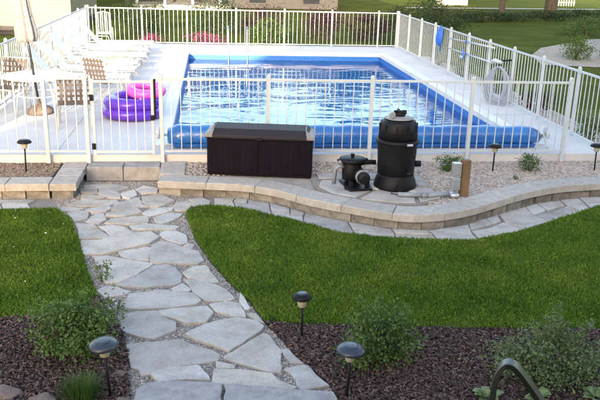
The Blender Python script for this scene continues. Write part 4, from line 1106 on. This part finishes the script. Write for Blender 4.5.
# ================================================================== PLANTS NEAR THE VIEWER
def stems(mb, n, rx, ry, h, r=0.005, z0=0.0):
    for _ in range(n):
        a = rnd.uniform(0, 2*PI); q = rnd.uniform(0.2, 0.9)
        x, y = math.cos(a)*rx*q, math.sin(a)*ry*q
        mb.tube([(x*0.15, y*0.15, z0), (x*0.5, y*0.5, h*0.45), (x, y, h*rnd.uniform(0.7, 1.0))], [r, r*0.8, r*0.4], 5)
    return mb
def shrub(name, label, cat, loc, r, h, n, m, leaf=0.03, ns=14, clumps=22, spread=0.26, sr=0.005, group=None, tall=0, ltilt=1.0, wr=0.55):
    t = thing(name, label, cat, loc, 0, group)
    build(stems(MB(), ns, r[0]*0.9, r[1]*0.9, h*0.9, sr), 'stems', M_bark, t)
    P = blob_points(n, r[0], r[1], h/2, clumps, spread)
    if tall:                                    # a few long shoots above the mass
        for _ in range(tall):
            k = int(n*0.03); a = rnd.uniform(0, 2*PI); q = rnd.uniform(0.0, 0.7)
            bx, by = math.cos(a)*r[0]*q, math.sin(a)*r[1]*q; tz = h*rnd.uniform(1.05, 1.4)
            u = nr.random(k)
            P = np.concatenate([P, np.column_stack([bx*(0.6+0.6*u), by*(0.6+0.6*u), h*0.6+(tz-h*0.6)*u])+nr.normal(size=(k, 3))*0.018])
    link('foliage', leaf_mesh('foliage', P, leaf, leaf*wr, ltilt), m, t)
    return t
shrub('rose_bush', 'loose green leafy bush in the mulch right of the hooded lamp', 'bush', (1.38, 5.72, 0.0), (0.33, 0.30), 0.46, 4300, M_leaf, 0.033, 22, 17, 0.26, tall=7)
shrub('rose_bush', 'wide pale green bush in the mulch behind the handrail', 'bush', (2.78, 5.35, 0.0), (0.52, 0.40), 0.42, 5600, M_leafpale, 0.03, 28, 20, 0.24, tall=8)
shrub('rose_bush', 'dark green leafy bush between left lawn and mulch', 'bush', (-1.22, 6.05, 0.0), (0.36, 0.34), 0.42, 4800, M_leaf, 0.036, 20, 18, 0.27, tall=4)
shrub('seedling', 'thin sprig with pale leaves at the left edge of the path', 'plant', (-0.92, 6.62, 0.0), (0.12, 0.12), 0.30, 150, M_leafpale, 0.035, 5, 7, 0.22, tall=2)
shrub('seedling', 'tiny white flowering sprig where left lawn meets the path', 'plant', (-1.17, 7.55, 0.0), (0.12, 0.12), 0.22, 150, M_leafpale, 0.035, 5, 7, 0.25)
t = thing('grass_tuft', 'small bright green grassy tuft at the lower left by the lamp', 'plant', (-1.02, 5.28, 0))
k = 700; a = nr.random(k)*2*PI; q = np.sqrt(nr.random(k))*0.1; hh = 0.1+0.12*nr.random(k)
B = np.column_stack([np.cos(a)*q, np.sin(a)*q, np.zeros(k)]); T = B*2.1+np.column_stack([nr.normal(size=(k, 2))*0.03, hh])
Sd = np.column_stack([-np.sin(a), np.cos(a), np.zeros(k)])*0.0035
V = np.stack([B-Sd, B+Sd, T], 1).reshape(-1, 3); F = np.arange(3*k).reshape(-1, 3)
link('blades', np_mesh('blades', V, F), M_leafgreen, t)
def hosta(label, loc, n, L, m):
    t = thing('hosta', label, 'plant', loc, rnd.uniform(0, 6), 'hostas by the handrail')
    for k in range(n):
        a = k*2.4+rnd.uniform(-.3, .3); el = rnd.uniform(0.25, 1.0); l = L*rnd.uniform(0.7, 1.1); vs = []; fs = []
        for i in range(7):
            u = i/6; w = l*0.30*math.sin(PI*min(1, u*0.92+0.06))**0.8
            rr = l*(0.25+u); z = 0.03+l*math.sin(el)*(1.1*u-0.75*u*u)*1.5+0.02
            for s in (-1, 0, 1): vs.append((rr*math.cos(el)*math.cos(a)-s*w*math.sin(a), rr*math.cos(el)*math.sin(a)+s*w*math.cos(a), z+(0.18*w if s else 0)))
        for i in range(6):
            for s in (0, 1): fs.append((i*3+s, i*3+s+1, (i+1)*3+s+1, (i+1)*3+s))
        build(MB().add(vs, fs), 'leaf', m, t, smooth=True)
M_hosta = leafmat('hosta_leaf', (0.07, 0.13, 0.03), (0.26, 0.30, 0.14), scale=18)
hosta('yellow green hosta in the mulch left of the handrail arch', (2.13, 5.02, 0), 15, 0.13, M_hosta)
hosta('yellow green hosta in front of the pale bush by the handrail', (2.55, 4.98, 0), 13, 0.12, M_hosta)
hosta('yellow green hosta at the lower right corner', (3.02, 4.95, 0), 13, 0.13, M_hosta)
shrub('low_shrub', 'small round green plant behind the brown power post', 'plant', (3.66, 11.08, BED-.02), (0.20, 0.18), 0.30, 900, M_leafgreen, 0.028, 10, 16, 0.25)
shrub('low_shrub', 'small round green plant before the fence right of the solar lamp', 'plant', (4.97, 11.06, BED-.02), (0.23, 0.2), 0.30, 900, M_leafgreen, 0.028, 10, 16, 0.25)
shrub('seedling', 'tiny green weed in the tan pebbles below the right low plant', 'plant', (4.55, 10.55, BED-.02), (0.06, 0.06), 0.09, 70, M_leafgreen, 0.022, 4, 6, 0.25)
# edging rocks bottom left
def rock(label, loc, s, rz):
    t = (1+5**0.5)/2
    v = np.array([(-1, t, 0), (1, t, 0), (-1, -t, 0), (1, -t, 0), (0, -1, t), (0, 1, t), (0, -1, -t), (0, 1, -t), (t, 0, -1), (t, 0, 1), (-t, 0, -1), (-t, 0, 1)], float)
    f = [(0, 11, 5), (0, 5, 1), (0, 1, 7), (0, 7, 10), (0, 10, 11), (1, 5, 9), (5, 11, 4), (11, 10, 2), (10, 7, 6), (7, 1, 8), (3, 9, 4), (3, 4, 2), (3, 2, 6), (3, 6, 8), (3, 8, 9), (4, 9, 5), (2, 4, 11), (6, 2, 10), (8, 6, 7), (9, 8, 1)]
    v = v/np.linalg.norm(v[0])*(1+0.16*nr.normal(size=(12, 1)))*np.array(s)
    o = build(MB().add([tuple(p) for p in v], f), 'edging_rock', M_rock, None, loc, (0, 0, rz))
    sb = o.modifiers.new('round', 'SUBSURF'); sb.levels = sb.render_levels = 2; sb.subdivision_type = 'SIMPLE'
    bv = o.modifiers.new('bevel', 'BEVEL'); bv.width = 0.012; bv.segments = 2
    tag(o, label, 'rock', 'edging rocks')
rock('flat brown edging rock at the lower left corner', (-1.62, 5.35, 0.02), (0.16, 0.11, 0.07), 0.3)
rock('brown edging rock left of the grass tuft', (-1.30, 5.25, 0.02), (0.15, 0.10, 0.06), -0.2)
rock('small brown rock between the left lamp and the slab', (-0.70, 5.18, 0.01), (0.09, 0.07, 0.06), 0.8)
rock('small pinkish rock at the path edge behind the left lamp', (-0.76, 5.62, 0.0), (0.10, 0.07, 0.04), 0.5)

# ================================================================== BACKGROUND
# ---- cream house at the upper left
hs = thing('house', 'cream lap sided house at the upper left beyond the loungers', 'house', (-12.0, 34.5, -0.06))
build(MB().box((0, 4, 1.5), (12.0, 8.0, 3.0)), 'wall', M_siding, hs)
for k in range(18):
    z = 0.20+k*0.16
    build(MB().add([(-6.03, -0.05, z), (6.03, -0.05, z), (6.03, -0.012, z+0.168), (-6.03, -0.012, z+0.168), (-6.03, 0.0, z), (6.03, 0.0, z), (6.03, 0.0, z+0.168), (-6.03, 0.0, z+0.168)],
          [(0, 1, 2, 3), (4, 5, 1, 0), (1, 5, 6, 2), (4, 0, 3, 7), (3, 2, 6, 7)]), 'siding_board', M_siding, hs)
build(MB().box((0, 3.98, 0.12), (12.04, 8.04, 0.22)), 'foundation', M_greywall, hs)
build(MB().add([(-6.5, -0.5, 2.95), (6.5, -0.5, 2.95), (6.5, 8.5, 2.95), (-6.5, 8.5, 2.95), (-6.5, 4, 5.0), (6.5, 4, 5.0)], [(3, 2, 1, 0), (0, 1, 5, 4), (2, 3, 4, 5), (1, 2, 5), (3, 0, 4)]), 'roof', M_roof, hs)
# ---- grey house behind with porch posts
h2 = thing('house', 'grey house with white porch posts beyond the far fence', 'house', (1.5, 52.0, -0.06))
build(MB().box((0, 4, 1.5), (14.0, 8.0, 3.0)), 'wall', M_greywall, h2)
for x in (-5.6, -2.2, 1.6, 5.2):
    w = build(MB().box((x, -0.03, 1.2), (1.3, 0.08, 1.9)), 'window', M_greywall, h2)
    build(MB().box((x, -0.08, 1.2), (1.1, 0.03, 1.7)), 'pane', M_glass, w)
build(MB().box((-3.2, -1.6, 0.12), (6.0, 3.0, 0.36)), 'porch_floor', M_walk, h2)
for x in (-6.0, -4.3, -2.6, -0.9): build(MB().box((x, -2.9, 1.55), (0.16, 0.16, 2.5)), 'porch_post', M_white, h2, bevel=0.01)
build(MB().add([(-7.5, -3.3, 2.8), (7.5, -3.3, 2.8), (7.5, 8.5, 2.9), (-7.5, 8.5, 2.9), (-7.5, 3, 5.4), (7.5, 3, 5.4)], [(3, 2, 1, 0), (0, 1, 5, 4), (2, 3, 4, 5), (1, 2, 5), (3, 0, 4)]), 'roof', M_roof, h2)
# ---- white shed
sh = thing('shed', 'small white shed glowing in the sun at the top right of centre', 'shed', (19.2, 60.0, -0.06))
build(MB().box((0, 1, 1.1), (2.0, 2.0, 2.2)), 'wall', mat('shed_white', (0.78, 0.75, 0.68), 0.6, var=0.04), sh)
build(MB().add([(-1.2, -.2, 2.15), (1.2, -.2, 2.15), (1.2, 2.2, 2.15), (-1.2, 2.2, 2.15), (0, -.2, 3.0), (0, 2.2, 3.0)], [(3, 2, 1, 0), (0, 1, 4), (1, 2, 5, 4), (2, 3, 5), (3, 0, 4, 5)]), 'roof', M_roof, sh)
build(MB().box((0.25, -0.03, 0.95), (0.8, 0.06, 1.8)), 'door', M_sling, sh)
sheet('far_lawn_sun_tint', [(14, 57.5), (60, 62), (60, 110), (14, 110)], -0.05, mat('turf_painted_sunlit', (0.085, 0.11, 0.015), 0.95, scale=0.4, col2=(0.13, 0.15, 0.025), spec=0.03, bump=0.6, bscale=9))  # brightness of sunlit grass put into a lighter yellow-green colour
sheet('walkway', [(14, 55.0), (42, 59.5), (42, 60.6), (14, 56.2)], -0.04, M_walk)
sheet('rock_bed', [(11.4, 25.4), (13.2, 24.9), (17.5, 26.6), (24, 31), (24, 36.5), (17.6, 34.5), (13.6, 30.6), (12.1, 28.0)], -0.04, M_sand)
sheet('side_bed', [(6.80, 11.0), (8.0, 11.0), (8.2, 20.0), (7.9, 27.2), (6.8, 27.2)], -0.03, M_sand)
sheet('house_bed', [(-20, 32.6), (-7.0, 32.6), (-7.0, 34.45), (-20, 34.45)], -0.04, M_mulchbase)

def bush(label, loc, rx, ry, h, m, n=1500, leaf=0.07, group=None, name='bush', clumps=24):
    return shrub(name, label, 'bush', loc, (rx, ry), h, n, m, leaf, 8, clumps, 0.24, 0.015, group, wr=0.7)
GZ = -0.06
bush('red leaved bush by the cream house at the upper left corner', (-9.9, 33.2, GZ), 0.7, 0.6, 1.3, M_leafred, 1800)
bush('yellow green bush below the red one left of the umbrella', (-9.3, 30.6, GZ), 0.8, 0.6, 0.75, M_leafyellow, 1600)
bush('dark clipped evergreen behind the far left corner of the fence', (-2.9, 33.5, GZ), 1.1, 0.9, 1.55, M_leafdark, 3200, 0.07)
bush('dark clipped evergreen behind the fence left of the ladder', (0.3, 34.5, GZ), 1.3, 1.0, 1.75, M_leafdark, 3400, 0.07)
bush('pink flowering bush behind the far fence left of the ladder', (-0.2, 29.2, GZ), 0.75, 0.45, 0.65, M_petalpink, 1100, 0.05)
bush('small pink flowering bush behind the far left corner of the deck', (-2.15, 28.6, GZ), 0.45, 0.35, 0.6, M_petalpink, 700, 0.05)
bush('purple leaved bush behind the far fence right of the ladder', (2.2, 34.0, GZ), 1.2, 0.8, 1.35, M_leafpurple, 2200)
bush('mid green bush low behind the far fence right of the ladder', (2.4, 31.5, GZ), 0.9, 0.6, 0.95, M_leafgreen, 1800)
bush('round dark purple bush behind the middle of the far fence', (4.9, 32.5, GZ), 1.15, 0.9, 1.45, M_leafpurple, 2600)
bush('round dark purple bush next to the far fence right corner', (6.6, 32.3, GZ), 1.0, 0.8, 1.3, M_leafpurple, 2400)
bush('dark green bush behind the far right corner of the fence', (8.5, 33.6, GZ), 1.3, 0.9, 1.45, M_leafdark, 2600)
bush('tall dark bush just outside the far right fence corner', (10.6, 35.8, GZ), 1.7, 1.2, 1.7, M_leafdark, 3200, 0.08)
bush('small yellow flower clump behind the far fence', (1.55, 28.6, GZ), 0.32, 0.25, 0.30, M_leafyellow, 420, 0.04)
for k, (x, y, rx, h, lab) in enumerate(((13.0, 41.5, 1.7, 1.1, 'leftmost dark bush in the hedge row across the right lawn'),
        (15.6, 43.6, 1.5, 0.65, 'low dark bush of the hedge row below the white shed'),
        (17.9, 44.6, 1.5, 0.6, 'low dark bush of the hedge row left of the thin tree'),
        (20.4, 45.6, 1.5, 0.65, 'low dark bush of the hedge row left of the thick trunk'),
        (22.8, 46.6, 1.5, 0.65, 'low dark bush of the hedge row at the foot of the thick trunk'),
        (25.0, 46.9, 1.4, 0.65, 'rightmost low dark bush of the hedge row on the right lawn'))):
    bush(lab, (x, y, GZ), rx, 0.9, h, M_leafdark, 2200, 0.08, 'hedge row on the right lawn')
bush('dark round shrub on the pale stone bed at the right', (13.35, 26.9, GZ), 0.62, 0.55, 0.9, M_leaf, 1900, 0.06)
bush('small purple plant on the pale stone bed right of the round shrub', (14.75, 27.1, GZ), 0.38, 0.35, 0.42, M_leafpurple, 700, 0.05)
bush('spreading green bush beyond the pale stone bed', (18.6, 36.6, GZ), 1.5, 1.0, 0.95, M_leaf, 2200, 0.07)
bush('green bush at the right edge beyond the pale stone bed', (21.0, 38.3, GZ), 1.6, 1.1, 1.0, M_leaf, 2200, 0.07)
for k, (x, lab) in enumerate(((7.45, 0), )): pass
for y, lab in ((14.2, 'low purple grey plant outside the right fence near its front end'), (16.8, 'low purple grey plant outside the right fence behind the hose'),
               (19.6, 'low purple grey plant outside the right fence behind the poles'), (22.4, 'low purple grey plant outside the right fence near the net'),
               (24.8, 'low purple grey plant outside the right fence at its far end')):
    bush(lab, (7.55, y, -0.03), 0.42, 0.6, 0.55, M_leafpurple if lab.endswith('hose') else M_leafpale, 800, 0.05, 'plants outside the right fence')

# ---- metal chair beyond the far left corner
def lawn_chair(label, loc, rz, m):
    t = thing('lawn_chair', label, 'chair', loc, rz)
    for s in (-1, 1):
        x = s*0.29
        build(MB().tube([(x, -0.3, 0), (x, -0.26, 0.6), (x, 0.1, 0.62)], 0.02, 8), 'arm_frame', m, t, smooth=True)
        build(MB().tube([(x*.9, 0.3, 0), (x*.9, 0.2, 0.42), (x*.85, 0.36, 1.12)], 0.02, 8), 'back_post', m, t, smooth=True)
    build(MB().tube([(-.25, 0.36, 1.12), (0, 0.38, 1.18), (.25, 0.36, 1.12)], 0.02, 8), 'top_rail', m, t, smooth=True)
    for k in range(6): build(MB().box((-.2+k*.08, 0.29, 0.78), (0.03, 0.012, 0.74), Matrix.Rotation(-0.22, 3, 'X')), 'back_slat', m, t)
    for k in range(5): build(MB().box((0, -.22+k*.1, 0.43), (0.54, 0.07, 0.015)), 'seat_slat', m, t)
lawn_chair('pinkish slatted chair standing beyond the far left corner of the fence', (-4.0, 30.0, GZ), R(10), mat('pink_grey_paint', (0.42, 0.36, 0.36), 0.5, var=0.08))

# ---- trees: trunk, limbs, crown of leaf clumps
def tree(label, loc, h, r, trunk, n=3600, leaf=0.34, cz=0.42, m=M_crown):
    t = thing('tree', label, 'tree', loc, rnd.uniform(0, 6), 'trees behind the garden')
    mb = MB().tube([(0, 0, -0.2), (0.02, 0, 0.35), (0.05, 0.02, h*0.3), (0.1, -0.05, h*0.62), (0.1, 0, h*0.85)], [trunk*1.35, trunk, trunk*0.8, trunk*0.45, trunk*0.12], 12)
    build(mb, 'trunk', M_bark, t, smooth=True)
    for k in range(7):
        a = k*2.4; z = h*(0.3+0.06*k)
        build(MB().tube([(0.05, 0, z), (math.cos(a)*r*0.35, math.sin(a)*r*0.35, z+h*0.1), (math.cos(a)*r*0.75, math.sin(a)*r*0.75, z+h*0.16)], [trunk*0.35, trunk*0.2, trunk*0.06], 7), 'limb', M_bark, t, smooth=True)
    P = blob_points(n, r, r, h*(1-cz)/2, 34, 0.2, h*cz*0.85, 0.35)
    link('crown', leaf_mesh('crown', P, leaf, leaf*0.6), m, t)
    return t
tree('thin dark tree trunk at the top right beyond the hedge row', (19.7, 51.2, GZ), 11, 3.6, 0.2)
tree('thick dark tree trunk at the top right of the lawn', (22.3, 49.4, GZ), 13, 4.6, 0.42)
for k, (x, y, h, r, lab) in enumerate(TREES):
    tree(lab, (x, y, GZ), h, r, 0.3, 9000, 0.55, 0.2)
# far white picket panel
wf = thing('picket_fence', 'short far white picket fence at the top right corner', 'fence', (28.2, 62.0, GZ))
for k in range(9): build(MB().box((k*0.22, 0, 0.5), (0.12, 0.03, 1.0)), 'picket', M_white, wf)
for z in (0.3, 0.75): build(MB().box((0.88, 0.035, z), (2.0, 0.03, 0.08)), 'rail', M_white, wf)

# ---- the viewer's own house, unseen, shaped so its evening shadow lies over the yard
oh = thing('house', 'unseen house behind the viewer, shaped so its evening shadow covers the yard', 'house', (8.5, -11.5, -0.06))
HX0, HX1, HY, EZ, RZ = -15.6, 19.0, 6.0, 3.6, HOUSE_RIDGE
build(MB().box(((HX0+HX1)/2, 0, EZ/2), (HX1-HX0-1.0, 2*HY-1.0, EZ)), 'wall', M_siding, oh)
build(MB().add([(HX0, -HY, EZ), (HX1, -HY, EZ), (HX1, HY, EZ), (HX0, HY, EZ), (HX0+HOUSE_HIP, 0, RZ), (HX1-4, 0, RZ)],
      [(3, 2, 1, 0), (0, 1, 5, 4), (1, 2, 5), (2, 3, 4, 5), (3, 0, 4)]), 'roof', M_roof, oh)
for x in (-9, -4, 3, 9, 14):
    w = build(MB().box((x, HY-0.49, 2.0), (1.5, 0.1, 1.5)), 'window', M_white, oh)
    build(MB().box((x, HY-0.43, 2.0), (1.3, 0.03, 1.3)), 'pane', M_glass, w)
